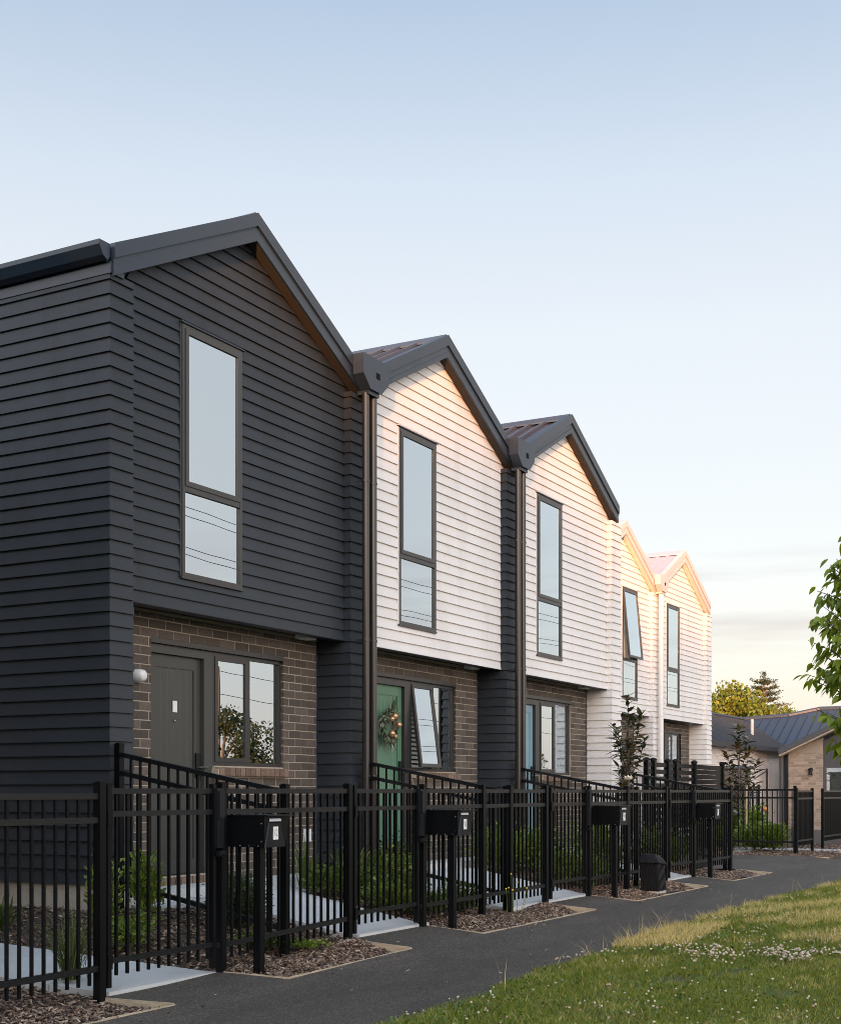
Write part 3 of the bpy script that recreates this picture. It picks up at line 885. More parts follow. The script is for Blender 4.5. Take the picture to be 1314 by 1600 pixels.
    # valley / eaves gutter on the right and the rainwater head
    if rainhead:
        cx = 2.0
        yf0 = yr - .15
        pts = [(X(cx + px), pz) for px, pz in ((-.245, 6.105), (.30, 6.105), (.30, 5.885), (.145, 5.745), (-.095, 5.745), (-.245, 5.885))]
        q = MB().prism(pts, yf0, yr - .015)
        rh = q.build('rainwater_head', trim, root)
        MB().box(X(cx + .02), X(cx + .105), yf0 - .0015, yf0 + .004, 5.885, 5.955).build('overflow_slot', M['ink'], rh)  # flat black patch painted for the unlit hole
        MB().box(X(cx - .085), X(cx + .135), yf0 + .03, yp - .03, 5.70, 5.744).build('outlet', trim, rh)
        pm = M['pipe_white'] if single_pipe else M['pipe_dark']
        for px in ((1.947, 2.107) if not single_pipe else (2.03,)):
            rr = .042 if not single_pipe else .055
            p = MB().tube([(X(px), yp - .115, 5.72), (X(px), yp - .115, .30)], rr, 20)
            dp = p.build('downpipe', pm, root, True)
            for zc in (4.75, 3.0, 1.5):
                q = MB().tube([(X(px), yp - .115, zc - .012), (X(px), yp - .115, zc + .012)], rr + .006, 16)
                q.bar((X(px) - rr * .7, yp - .09, zc), (X(px) - rr * .7, yp - .02, zc), .008, .014)
                q.build('pipe_clip', pm, dp)
        MB().box(X(1.93), X(2.07), yr + .11, ye, 5.84, 5.90).build('valley_gutter', trim, root)
    if not rainhead:
        prof = [(X(2.002), 5.945), (X(2.002), 5.84), (X(2.03), 5.81), (X(2.085), 5.835), (X(2.125), 5.905), (X(2.125), 5.945)]
        MB().prism(prof, yr + .03, ye + .1).build('gutter', trim, root)
        MB().box(X(1.99), X(2.05), yr + .04, ye, 5.70, 5.80).build('fascia', trim, root)
    if side_wall:
        x0 = -2.06
        MB().box(X(x0) - .012, X(x0) + .16, yr + .02, ye + .1, 5.705, 5.80).build('fascia', trim, root)
        MB().box(X(x0) - .02, X(x0) + .2, yr + .06, ye + .1, 5.801, 5.86).build('eaves_board', trim, root)
        prof = [(X(-2.075), 5.945), (X(-2.075), 5.835), (X(-2.105), 5.80), (X(-2.16), 5.828), (X(-2.205), 5.905), (X(-2.205), 5.945), (X(-2.197), 5.945), (X(-2.197), 5.907), (X(-2.155), 5.84), (X(-2.11), 5.812), (X(-2.087), 5.845), (X(-2.087), 5.945)]
        MB().prism(prof, yr + .03, ye + .1).build('gutter', trim, root)
        MB().prism(prof[0:6], yr + .024, yr + .0295).build('gutter_end', trim, root)
    # soffit light
    MB().box(X(1.28), X(1.50), yu + .15, yu + .28, zo - .012, zo + .029).build('soffit_light', M['white_plastic'], root)
    # porch slab
    pc = MB()
    pc.box(X(-1.75), X(1.80), yp + .03, yb + .01, .22, .440)
    pc.box(X(-1.75), X(1.80), yp - .30, yp + .028, .14, .345)
    pc.build('porch_slab', M['concrete'], root)
    if side_wall:
        wl_ = MB().tube([(X(-1.235), yb - .001, 2.385), (X(-1.235), yb - .055, 2.385), (X(-1.235), yb - .10, 2.385), (X(-1.235), yb - .118, 2.385)], [.062, .062, .052, .03], 18)
        wl_.build('wall_light', M['white_plastic'], root, True)
        so = MB().box(X(1.52), X(1.60), yb - .05, yb - .001, .78, .92).build('power_socket', M['white_plastic'], root)
    return root

H1 = house(0, 10.73, 0, 'dark charcoal gabled terrace house nearest, with grey green front door', 'dark', M['door_grey'], M['dark_board'], None, True, curtain='side')
H2 = house(1, 14.737, 0, 'white boarded gabled terrace house with dark roof edge and green front door', 'white', M['door_green'], M['dark_board'], None, blinds=True, open_lower=(0, R(7.5)), curtain='full')
H3 = house(2, 18.735, 0, 'white boarded gabled terrace house with dark roof edge and pale blue front door', 'white', M['door_blue'], M['white_board'], None, blinds=True, curtain='full', rainhead=False)
H4 = house(3, 26.60, 2.012, 'white gabled terrace house with pale roof and tall upper window tilted open', 'pale', M['door_grey'], M['white_board'], M['white_board'], mirror=True, open_upper=(1, R(5.5)), curtain='full', brick_parts=False, single_pipe=True)
H5 = house(4, 30.58, 2.012, 'white gabled terrace house with pale ribbed roof farthest along the row', 'pale', M['door_grey'], M['white_board'], None, blinds=True, curtain='full', brick_parts=False, rainhead=False)

# an added end house, unseen beyond the left edge: its end wall shades the dark side wall
H0 = house(5, 3.75, -1.0, 'dark gabled terrace house added unseen past the left edge to shade the side wall', 'dark', M['door_grey'], M['dark_board'], None, blinds=True, curtain='full', brick_parts=False, rainhead=False)

# ------------------------------------------------------------------ wreath on the green door
def leaf_cards(n, pos_fn, L, Wd, m, name, parent=None, loc=(0, 0, 0), fold=.25):
    """n pointed two-triangle leaves; pos_fn(i) gives base point and direction"""
    V = []; F = []
    for i in range(n):
        p, d = pos_fn(i); p = Vector(p); d = Vector(d).normalized()
        s = d.cross(Vector((random.gauss(0, 1), random.gauss(0, 1), random.gauss(0, 1))))
        if s.length < .01: continue
        s.normalize(); u = s.cross(d)
        l = L * random.uniform(.7, 1.3); w = Wd * random.uniform(.7, 1.3)
        k = len(V)
        V += [p, p + d * l * .5 + s * w / 2 + u * fold * w, p + d * l, p + d * l * .5 - s * w / 2 + u * fold * w, p + d * l * .5]
        F += [(k, k + 1, k + 4), (k + 1, k + 2, k + 4), (k + 2, k + 3, k + 4), (k + 3, k, k + 4)]
    V = np.array([tuple(v) for v in V], np.float32); 
    off = np.array(loc, np.float32)
    return link_obj(name, np_mesh(name, V - off, np.array(F), m), parent, (0, 0, 0) if parent else loc)

wc = Vector((14.737 - .61, 8.196 + .04, 2.13))
wr = thing('wreath', 'round leafy wreath with gold baubles hanging on the green front door', 'wreath', wc)
def wp(i):
    a = random.uniform(0, 2 * math.pi)
    r = .155 + random.gauss(0, .02)
    p = wc + Vector((r * math.cos(a), random.uniform(-.05, .0), r * math.sin(a)))
    d = Vector((math.cos(a) * .6 - math.sin(a) * random.choice((-1, 1)), random.uniform(-.8, .1), math.sin(a) * .6 + math.cos(a)))
    return p, d
leaf_cards(260, wp, .09, .026, M['grey_sage'], 'foliage', wr, wc)
leaf_cards(14, lambda i: (wc + Vector((.06, -.03, .15)), (random.gauss(.25, .3), -.2, 1)), .19, .02, M['dark_shrub'], 'sprig', wr, wc)
leaf_cards(12, lambda i: (wc + Vector((.03, -.03, -.16)), (random.gauss(.1, .5), -.3, -1)), .14, .03, M['grey_sage'], 'sprig', wr, wc)
rg = MB(); rg.tube([wc + Vector((.15 * math.cos(a), -.01, .15 * math.sin(a))) for a in np.linspace(0, 2 * math.pi, 25)], .022, 8, False)
rg.build('ring', M['trunk'], wr, True)
for a, r_, s_ in ((62, .13, .042), (95, .08, .034), (5, .16, .040), (265, .10, .042), (300, .15, .026)):
    a = R(a)
    MB().ball(wc + Vector((r_ * math.cos(a), -.075, r_ * math.sin(a))), s_, 14, 10).build('bauble', M['gold'], wr, True)

# ------------------------------------------------------------------ black metal fences
def meshes_picket(h):
    key = round(h, 3)
    if key not in PK: PK[key] = MB().box(-.009, .009, -.009, .009, 0, h).mesh('picket', M['black_metal'])
    return PK[key]
PK = {}
def add_post(root, x, y, z0, z1, w=.058):
    loc = root.location
    q = MB(); a = w / 2
    q.box(x - a, x + a, y - a, y + a, z0, z1)
    p = q.build('post', M['black_metal'], root, None, (x, y, z0))
    c = MB(); c.box(x - a - .004, x + a + .004, y - a - .004, y + a + .004, z1, z1 + .012)
    c.prismz([(x - a * .8, y - a * .8), (x + a * .8, y - a * .8), (x + a * .8, y + a * .8), (x - a * .8, y + a * .8)], z1 + .012, z1 + .02)
    c.build('post_cap', M['black_metal'], p)
    return p

def rail(root, a, b, h=.038, w=.032):
    q = MB().bar(a, b, w, h)
    d = (Vector(b) - Vector(a)).normalized(); s = d.cross(Vector((0, 0, 1))).normalized()
    for k in (-1, 1):                    # shallow ribs along the rail face
        for zz in (-.009, .009):
            o_ = s * k * (w / 2 + .0008) + Vector((0, 0, zz))
            q.bar(Vector(a) + o_, Vector(b) + o_, .0018, .006)
    return q.build('rail', M['black_rail'], root)

def fence(label, a, b, zt, zm, zb, posts, group='black picket fence sections', pitch=.10, foot=.10, gauge=.0, name='picket_fence', cat='fence', zg=None):
    """a, b: plan ends; zt/zm/zb: (start,end) rail heights; posts: fractions 0..1 or distances"""
    a, b = Vector(a), Vector(b); L = (b - a).length; d = (b - a) / L
    root = thing(name, label, cat, (a.x, a.y, 0), 0, group)
    def at(s, z): p = a + d * s; return (p.x, p.y, z)
    def zz(t, s): return t[0] + (t[1] - t[0]) * s / L
    for t in (zt, zm, zb): rail(root, at(0, t[0]), at(L, t[1]))
    for s, extra in posts:
        p = a + d * s
        add_post(root, p.x, p.y, (zg(p.x, p.y) if zg else 0) - .08, zz(zt, s) + .045 + extra)
    s = pitch * .6
    while s < L - .03:
        if all(abs(s - q) > .045 for q, _ in posts):
            p = a + d * s; z0 = zz(zb, s) - foot; z1 = zz(zt, s) + .006
            link_obj('picket', meshes_picket(z1 - z0), root, (p.x - a.x, p.y - a.y, z0), (0, 0, math.atan2(d.y, d.x)))
        s += pitch
    return root

def gate(label, x0, x1, y, zt, zm, zb, zbot, latch_right=True, foot=.1):
    root = thing('pedestrian_gate', label, 'gate', (x0, y, 0), 0, 'black pedestrian gates in the fence')
    st = .038
    for x in (x0 + st / 2, x1 - st / 2):
        MB().box(x - st / 2, x + st / 2, y - st / 2, y + st / 2, zbot, zt + .05).build('stile', M['black_metal'], root)
    for z in (zt, zm, zb): rail(root, (x0 + st, y, z), (x1 - st, y, z), .036, .030)
    n = int((x1 - x0 - 2 * st) / .10); 
    for i in range(n):
        x = x0 + st + (i + .6) * (x1 - x0 - 2 * st) / n
        link_obj('picket', meshes_picket(zt - zb + foot), root, (x - x0, 0, zb - foot))
    for z in (zm - .02, zb):
        MB().box(x0 - .012, x0 + .03, y - .035, y - .019, z - .05, z + .05).build('hinge', M['black_metal'], root)
    lb = MB(); lb.box(x1 - .03, x1 + .05, y - .05, y - .02, zm - .26, zt + .02); lb.box(x1 - .02, x1 + .04, y - .065, y - .05, zm - .05, zt)
    lb.tube([(x1 - .02, y - .05, zm - .30), (x1 + .05, y - .05, zm - .30)], .022, 10)
    lb.build('latch', M['black_plastic'], root)
    return root

ZT, ZM = 1.332, 1.183
def zg(x, y): return z_fence(x)
fence('black picket fence section at the left edge beside the first gate', (3.9, YF), (6.56, YF), (1.298, 1.298), (1.145, 1.145), (.195, .195), [(0, 0), (2.655, .03)], zg=zg)
gate('black pedestrian gate nearest the camera over the left concrete path', 6.608, 7.745, YF, ZT, ZM, .232, .06)
fence('black picket fence section carrying the nearest letterbox', (7.79, YF), (9.60, YF), (ZT, ZT), (ZM, ZM), (.215, .265), [(.035, 0), (1.77, 0)], zg=zg)
gate('black pedestrian gate in front of the green front door', 9.635, 10.76, YF, ZT, ZM, .30, .13)
fence('black picket fence section carrying the second letterbox', (10.82, YF), (13.72, YF), (ZT, ZT), (ZM, ZM), (.275, .29), [(.035, 0), (1.28, 0), (1.93, 0), (2.86, 0)], zg=zg)
gate('black pedestrian gate before the pale blue front door', 13.80, 14.87, YF, ZT, ZM, .31, .13)
fence('black picket fence section carrying the third letterbox behind the service pillar', (14.92, YF), (17.86, YF), (ZT, ZT), (ZM, ZM), (.29, .295), [(.035, 0), (1.35, 0), (2.88, 0)], zg=zg)
gate('black pedestrian gate to the right of the service pillar', 17.92, 18.97, YF, ZT, ZM, .31, .13)
fence('black picket fence section carrying the farthest letterbox at the lane corner', (19.02, YF), (21.0, YF), (ZT, ZT), (ZM, ZM), (.295, .295), [(.035, 0), (1.95, 0)], zg=zg)
# raked dividers from the front fence up to the house piers
def divider(label, x, y1=7.70, ztop=1.645):
    return fence(label, (x, YF + .06), (x, y1), (1.325, ztop), (1.175, ztop - .155), (.25, .56), [(.0, .0), (y1 - YF - .06, .03)], group='raked divider fences between front yards', zg=z_yard)
divider('raked black divider fence climbing to the dark house corner', 8.72)
divider('raked black divider fence climbing to the downpipes beside the green door', 12.80)
divider('raked black divider fence climbing to the downpipes beside the pale blue door', 16.80)
divider('raked black divider fence climbing to the white corner pier beside the lane', 20.9)
# far garden beyond the lane
zf = lambda x, y: .085
fence('black picket fence facing the camera across the lane before the leafy far garden', (27.5, 6.47), (27.5, 9.6), (1.36, 1.36), (1.20, 1.20), (.30, .30), [(0, .02), (1.3, -.03), (2.6, 0)], zg=zf)
fence('short black picket fence section just right of the far garden corner post', (27.53, 6.45), (28.98, 6.45), (ZT, ZT), (ZM, ZM), (.32, .32), [(.0, 0), (1.42, 0)], zg=zf, pitch=.075)
fence('black picket fence section at the right edge beyond the farthest gate', (29.95, 6.45), (37.0, 6.45), (ZT, ZT), (ZM, ZM), (.34, .34), [(.0, 0), (2.4, 0), (4.8, 0), (7.0, 0)], zg=zf, pitch=.075)
gate('farthest black pedestrian gate over the pale concrete path at right', 29.02, 29.90, 6.75, ZT - .03, ZM - .03, .36, .2)
fence('black picket fence running behind the far garden shrubs', (28.2, 10.6), (36.0, 9.4), (1.45, 1.45), (1.30, 1.30), (.35, .35), [(.0, 0), (2.4, 0), (4.8, 0), (7.8, 0)], zg=zf)

# ------------------------------------------------------------------ letterboxes
def letterbox(label, x, number, zg_):
    """wedge-shaped black box on a square post; x is its left face"""
    w, dz = .265, zg_ - .0
    z0, z1 = .925, 1.150
    root = thing('letterbox', label, 'letterbox', (x + w / 2, 5.72, zg_), 0, 'black letterboxes along the fence')
    yb, yft, yfb = 6.02, 5.648, 5.648
    body = MB().prism([(x, z0), (x + w, z0), (x + w + .05, z1), (x, z1)], yfb, yb).build('body', M['black_metal'], root)
    MB().box(x - .006, x + w + .058, 5.615, yb + .002, z1 + .001, z1 + .010).build('lid', M['black_rail'], root)
    nrm = Vector((0, -1, 0))
    def F(s, t, off):                    # point on the front: s across, t up
        return Vector((x + s, yfb, z0 + (z1 - z0) * t)) + nrm * off
    q = MB(); o0, o1 = .0005, .010
    P = [F(.004, .0, o1), F(.250, .0, o1), F(.190, .78, o1), F(.055, .78, o1)]; B_ = [F(.0, .0, o0), F(.256, .0, o0), F(.196, .80, o0), F(.05, .80, o0)]
    q.hexa([B_[0], B_[1], B_[2], B_[3], P[0], P[1], P[2], P[3]])
    q.build('front_plate', M['black_plastic'], root)
    q = MB(); P = [F(.045, .83, .012), F(.20, .83, .012), F(.20, .93, .004), F(.06, .93, .004)]; B_ = [F(.05, .83, .0005), F(.20, .83, .0005), F(.20, .94, .0005), F(.06, .94, .0005)]
    q.hexa(B_ + P); q.build('slot_flap', M['steel'], root)
    q = MB(); P = [F(.096, .24, .0135), F(.158, .24, .0135), F(.158, .66, .0135), F(.096, .66, .0135)]; B_ = [F(.096, .24, .0102), F(.158, .24, .0102), F(.158, .66, .0102), F(.096, .66, .0102)]
    q.hexa(B_ + P); npl = q.build('number_plate', M['white_plastic'], root)
    if number:
        c_ = F(.127, .45, .0146)
        text_mesh('number', number, .072, M['grey_ink'], npl, c_ - Vector(root.location), (R(90), 0, 0), .66)
    rv = MB()
    for yy in (5.70, 5.78, 5.86): rv.ball((x - .001, yy, z0 + .008), .0045, 6, 5)
    for zz in (z0 + .04, z1 - .055): rv.ball((x - .001, 5.672, zz), .0045, 6, 5)
    rv.build('rivet', M['steel'], root)
    MB().box(x + .03, x + .085, 5.705, 5.765, zg_ - .1, z0 - .0005).build('post', M['black_metal'], root)
    return root
letterbox('black letterbox numbered 12, nearest the camera beside the first gate', 7.935, '12', .0)
letterbox('black letterbox numbered 11, standing before the green door path', 10.98, '11', .03)
letterbox('black letterbox numbered 10, standing left of the service pillar', 15.2, '10', .04)
letterbox('black letterbox with plain number plate, farthest along the fence', 19.12, None, .05)

# service pillar with ribbed hood
sp_ = thing('service_pillar', 'black ribbed utility pillar tilting on a concrete foot beside the fence', 'utility box', (16.5, 5.68, .02), 0)
q = MB(); q.prismz([(16.37, 5.56), (16.66, 5.56), (16.66, 5.80), (16.37, 5.80)], -.05, .062)
q.build('concrete_foot', M['concrete'], sp_)
tilt = .035
def T(x, y, z): return (x - tilt * (z - .1) , y + .05 * (z - .1), .062 + (z - .1) * 1.09)
q = MB(); q.hexa([T(16.36, 5.55, .10), T(16.655, 5.55, .10), T(16.655, 5.80, .10), T(16.36, 5.80, .10), T(16.38, 5.57, .43), T(16.635, 5.57, .43), T(16.635, 5.78, .43), T(16.38, 5.78, .43)])
for i in range(6):
    yy = 5.56 + i * .042
    q.hexa([T(16.350, yy, .11), T(16.362, yy, .11), T(16.362, yy + .018, .11), T(16.350, yy + .018, .11), T(16.368, yy + .008, .42), T(16.382, yy + .008, .42), T(16.382, yy + .022, .42), T(16.368, yy + .022, .42)])
for i in range(6):
    xx = 16.375 + i * .045
    q.hexa([T(xx, 5.54, .11), T(xx + .018, 5.54, .11), T(xx + .018, 5.552, .11), T(xx, 5.552, .11), T(xx + .006, 5.556, .42), T(xx + .022, 5.556, .42), T(xx + .022, 5.572, .42), T(xx + .006, 5.572, .42)])
q.build('cabinet', M['black_plastic'], sp_)
q = MB(); hood = [T(16.35, 5.54, .43), T(16.665, 5.54, .40), T(16.665, 5.80, .43), T(16.35, 5.80, .43), T(16.39, 5.60, .53), T(16.60, 5.60, .50), T(16.60, 5.77, .53), T(16.39, 5.77, .53)]
q.hexa(hood)
for i in range(6):
    t = i / 5
    a = Vector(hood[0]).lerp(Vector(hood[1]), .05 + .9 * t); b = Vector(hood[4]).lerp(Vector(hood[5]), .05 + .9 * t)
    q.bar(a, b, .016, .02, (0, -1, .5))
    a = Vector(hood[0]).lerp(Vector(hood[3]), .05 + .9 * t); b = Vector(hood[4]).lerp(Vector(hood[7]), .05 + .9 * t)
    q.bar(a, b, .016, .02, (-1, 0, .5))
q.build('hood', M['black_plastic'], sp_)
# flat pit lids in the bark
for k, (x, y) in enumerate(((16.75, 5.46), (20.35, 5.52))):
    q = MB().prismz([(x + .17 * math.cos(a), y + .09 * math.sin(a)) for a in np.linspace(0, 2 * math.pi, 15)[:-1]], -.03, .035)
    o = q.build('pit_lid', M['black_plastic']); 
    tag(o, ('round dark pit lid in the bark below the service pillar', 'dark pit lid in the bark strip at the lane corner')[k], 'pit lid')

# ------------------------------------------------------------------ service screen of black slats
sc = thing('slatted_screen', 'black horizontal slat screen standing before the farthest white houses', 'screen', (24.6, 8.6, 0))
sx0, sx1, sy = 24.55, 28.6, 8.6
for x in (24.6, 25.0, 25.85, 26.35, 27.6, 29.68):
    q = MB().box(x - .05, x + .05, sy - .045, sy + .045, 0, 1.93); q.tube([(x, sy, 1.93), (x, sy, 1.955), (x, sy, 1.985)], [.075, .075, .03], 10)
    q.build('post', M['black_metal'], sc)
for k in range(13):
    z = 1.85 - k * .135
    MB().box(sx0, 27.58, sy - .012, sy + .012, z - .043, z + .043).build('slat', M['black_metal'], sc)
for k in range(17):
    z = 1.845 - k * .104
    if k in (13, 14): continue
    MB().box(27.62, 29.7, sy - .012, sy + .012, z - .049, z + .049).build('slat', M['black_metal'], sc)

# ------------------------------------------------------------------ small garden plants
def strappy(label, x, y, z, n, L, w, m, name='strappy_plant', group='strap leaved plants', spread=.8, cat='plant'):
    V = []; F = []
    for i in range(n):
        a = random.uniform(0, 2 * math.pi); out = random.uniform(.15, 1) * spread; l = L * random.uniform(.6, 1.1); ww = w * random.uniform(.7, 1.2)
        s = Vector((-math.sin(a), math.cos(a), 0)); d = Vector((math.cos(a), math.sin(a), 0))
        p0 = Vector((random.gauss(0, .03), random.gauss(0, .03), 0)); k = len(V); seg = 5
        for j in range(seg + 1):
            t = j / seg
            c = p0 + d * (out * l * t * (.35 + .65 * t)) + Vector((0, 0, l * (t * (1 - .45 * out * t * t) )))
            wj = ww * (1 - t ** 2.2) * (.6 + .4 * min(1, t * 4)) + .001
            V += [c - s * wj / 2, c + s * wj / 2]
        for j in range(seg): F.append((k + 2 * j, k + 2 * j + 1, k + 2 * j + 3, k + 2 * j + 2))
    o = link_obj(name, np_mesh(name, np.array([tuple(v) for v in V]), np.array(F), m), None, (x, y, z))
    return tag(o, label, cat, group)

def shrub(label, x, y, z, h, r, n, L, m, name='garden_shrub', group='leafy garden shrubs', upright=.0):
    root = thing(name, label, 'shrub', (x, y, z), 0, group)
    st = MB(); tips = []
    for i in range(10):
        a = random.uniform(0, 6.28); rr = r * random.uniform(.2, .9)
        tip = Vector((x + rr * math.cos(a), y + rr * math.sin(a), z + h * random.uniform(.6, 1)))
        st.tube([(x, y, z - .02), (x + rr * .3 * math.cos(a), y + rr * .3 * math.sin(a), z + h * .4), tip], [.008, .006, .003], 5)
        tips.append(tip)
    st.build('stem', M['twig'], root)
    def pf(i):
        t = random.choice(tips); b = Vector((x, y, z + .05)); q = b.lerp(t, random.uniform(.25, 1.02)) + Vector((random.gauss(0, r * .28), random.gauss(0, r * .28), random.gauss(0, h * .10)))
        q.z = max(q.z, z + .02)
        d = Vector((q.x - x, q.y - y, 0)) * 1.2 + Vector((random.gauss(0, .3) * r, random.gauss(0, .3) * r, (upright + random.uniform(-.1, .6)) * r))
        return q, d
    leaf_cards(int(n * 1.7), pf, L * 1.15, L * .62, m, 'foliage', root, (x, y, z))
    return root

zy = z_yard
strappy('arching strap leaved plant in the left yard near the plinth', 8.15, 8.45, zy(8, 8) - .02, 38, .42, .028, M['strap'])
strappy('fine grassy tuft arching over the left path beside the fence', 6.78, 6.42, .06, 150, .55, .007, M['tuft'], 'grass_tuft', 'grassy tufts', .9)
shrub('tall upright bright green shrub left of the first gate post', 8.12, 7.35, zy(8.1, 7.3) - .02, .62, .15, 420, .045, M['bright_shrub'], upright=1)
shrub('low bright green shrub spreading at the foot of the left yard shrubs', 7.98, 6.95, zy(8, 6.9) - .02, .30, .18, 320, .045, M['bright_shrub'])
shrub('upright green shrub against the dark house corner behind the first gate', 8.55, 7.25, zy(8.5, 7.2) - .02, .52, .15, 420, .045, M['bright_shrub'], upright=1)
shrub('rounded dark green bush behind the first gate in the bark', 9.15, 6.75, zy(9.1, 6.7) - .03, .42, .24, 1500, .030, M['dark_shrub'])
shrub('rounded dark green bush beside the door path of the dark house', 9.62, 7.05, zy(9.6, 7) - .03, .38, .22, 1300, .030, M['dark_shrub'])
shrub('small green bush touching the fence beneath the nearest letterbox', 8.75, 6.25, zy(8.7, 6.2) - .03, .18, .22, 420, .032, M['shrub'])
shrub('low green groundcover creeping under the fence at the bark corner', 8.95, 5.98, .05, .09, .20, 260, .030, M['bright_shrub'])
for i, (x, y, txt) in enumerate(((11.35, 7.55, 'strap leaved plant under the window of the dark house, leftmost of its row'), (11.75, 7.35, 'strap leaved plant before the brick wall, middle of its row'), (12.15, 7.45, 'strap leaved plant beside the dark pier, rightmost of its row'))):
    strappy(txt, x, y, zy(x, y) - .02, 46, .55, .030, M['strap'], spread=.55)
shrub('dense dark green bush between the strap plants and the path', 11.55, 7.0, zy(11.5, 7) - .03, .36, .22, 900, .035, M['shrub'])
shrub('low green bush near the second gate by the dark pier', 12.1, 6.75, zy(12.1, 6.7) - .03, .34, .25, 900, .035, M['shrub'])
shrub('dusky shrub behind the second gate below the green door', 13.1, 7.45, zy(13.1, 7.4) - .03, .5, .25, 700, .032, M['dark_shrub'])
strappy('strap leaved clump left of the second gate path', 12.45, 6.5, zy(12.4, 6.5) - .02, 30, .35, .022, M['strap'])
shrub('leafy green shrub standing behind the second letterbox', 12.2, 6.25, zy(12.2, 6.2) - .03, .32, .2, 600, .035, M['shrub'])
shrub('leafy shrub with upright shoots behind the second fence section', 15.6, 7.3, zy(15.6, 7.3) - .03, .62, .3, 900, .05, M['bright_shrub'], upright=.6)
shrub('bright green shrub left of the blue door path', 15.45, 6.6, zy(15.4, 6.6) - .03, .45, .28, 900, .045, M['bright_shrub'], upright=.4)
shrub('bright green shrub right of the blue door path under the window', 16.2, 7.2, zy(16.2, 7.2) - .03, .6, .28, 900, .05, M['bright_shrub'], upright=.6)
shrub('green shrub behind the third letterbox', 17.2, 6.6, zy(17.2, 6.6) - .03, .55, .3, 900, .045, M['shrub'], upright=.4)
shrub('green shrub behind the service pillar inside the fence', 18.4, 7.3, zy(18.4, 7.3) - .03, .6, .3, 900, .045, M['bright_shrub'], upright=.4)
shrub('green shrub inside the fence corner beside the lane', 19.9, 6.6, zy(19.9, 6.6) - .03, .6, .3, 900, .045, M['shrub'], upright=.4)
for x_, y_, h_, t_ in ((11.3, 6.55, .30, 'low leafy shrub right of the second gate path, nearest the fence'), (11.6, 6.3, .24, 'small leafy shrub inside the second fence section by the letterbox'), (12.45, 7.25, .42, 'leafy shrub against the dark pier left of the downpipes'), (11.2, 7.2, .38, 'leafy shrub at the edge of the first porch path'), (13.2, 7.75, .40, 'leafy shrub at the foot of the green door porch'), (15.35, 7.45, .55, 'leafy shrub under the open awning window'), (15.9, 6.35, .38, 'low shrub inside the third fence section near its letterbox'), (16.5, 6.5, .42, 'leafy shrub beside the raked divider before the blue door'), (17.0, 7.4, .5, 'leafy shrub at the foot of the pale blue door downpipes'), (19.5, 7.6, .6, 'leafy shrub below the white bloom of the near magnolia'), (20.4, 7.0, .55, 'leafy shrub in the lane corner of the front yards')):
    shrub(t_, x_, y_, zy(x_, y_) - .03, h_, .24, 700, .042, random.choice((M['shrub'], M['bright_shrub'])), upright=.35)
# yellow flowered weed by the second fence section
wd = thing('flowering_weed', 'spindly weed with yellow flowers growing through the second fence section', 'weed', (12.55, 5.88, .06))
q = MB(); fl = MB()
for i in range(7):
    a = Vector((12.5 + random.uniform(-.05, .35), 5.88 + random.uniform(-.05, .05), .06)); b = a + Vector((random.uniform(-.1, .1), random.uniform(-.06, .04), random.uniform(.15, .42)))
    q.tube([a, a.lerp(b, .5) + Vector((.01, 0, 0)), b], .0025, 4); fl.ball(b, .009, 6, 4)
q.build('stem', M['shrub'], wd); fl.build('flower', M['yellow_flower'], wd)
# pot by the first door
pt = thing('plant_pot', 'black plastic pot with a leafy seedling on the first porch', 'plant pot', (9.28, 7.98, .44))
q = MB().tube([(9.28, 7.98, .44), (9.28, 7.98, .60), (9.28, 7.98, .61), (9.28, 7.98, .64)], [.085, .11, .122, .122], 18)
q.build('pot', M['black_plastic'], pt, True)
leaf_cards(16, lambda i: ((9.28 + random.gauss(0, .02), 7.98, .63 + random.uniform(0, .12)), (random.gauss(0, 1), random.gauss(0, 1), random.uniform(.4, 2))), .16, .03, M['bright_shrub'], 'foliage', pt, (9.28, 7.98, .44))

# ------------------------------------------------------------------ far garden beyond the lane
q = MB().prismz([(26.1, 5.45), (31, 5.45), (60, 5.45), (60, 30), (26.15, 30)], -.14, .05)
struct('garden_bed', q, M['soil'])
scatter_chips('bark_mulch', (26.15, 33, 5.5, 10), 16000, lambda x, y: .05)
q = MB().prismz([(29.05, 5.45), (29.95, 5.45), (29.95, 12), (29.05, 12)], .0, .075); struct('concrete_path', q, M['concrete'])
q = MB().prismz([(27.9, 7.6), (29.0, 7.6), (29.0, 8.0), (27.9, 8.0)], .0, .075); struct('concrete_path', q, M['concrete'])
q = MB().bar((26.1, 5.5, .0), (26.1, 9.5, .0), .03, .16); struct('timber_edging', q, M['stake'])
for i, (x, y, h, txt) in enumerate(((28.3, 7.1, .6, 'bright leafy shrub nearest the far garden corner post'), (28.6, 7.6, .5, 'low bright shrub behind the far garden fence'), (29.6, 8.3, .75, 'tall bright shrub in the middle of the far garden'), (30.5, 8.2, .9, 'tall bright shrub before the far inner fence'), (28.9, 8.7, .5, 'green shrub at the foot of the far magnolia'))):
    shrub(txt, x, y, .05, h, .32, 900, .075, M['bright_shrub'], upright=.5, group='shrubs in the far garden')

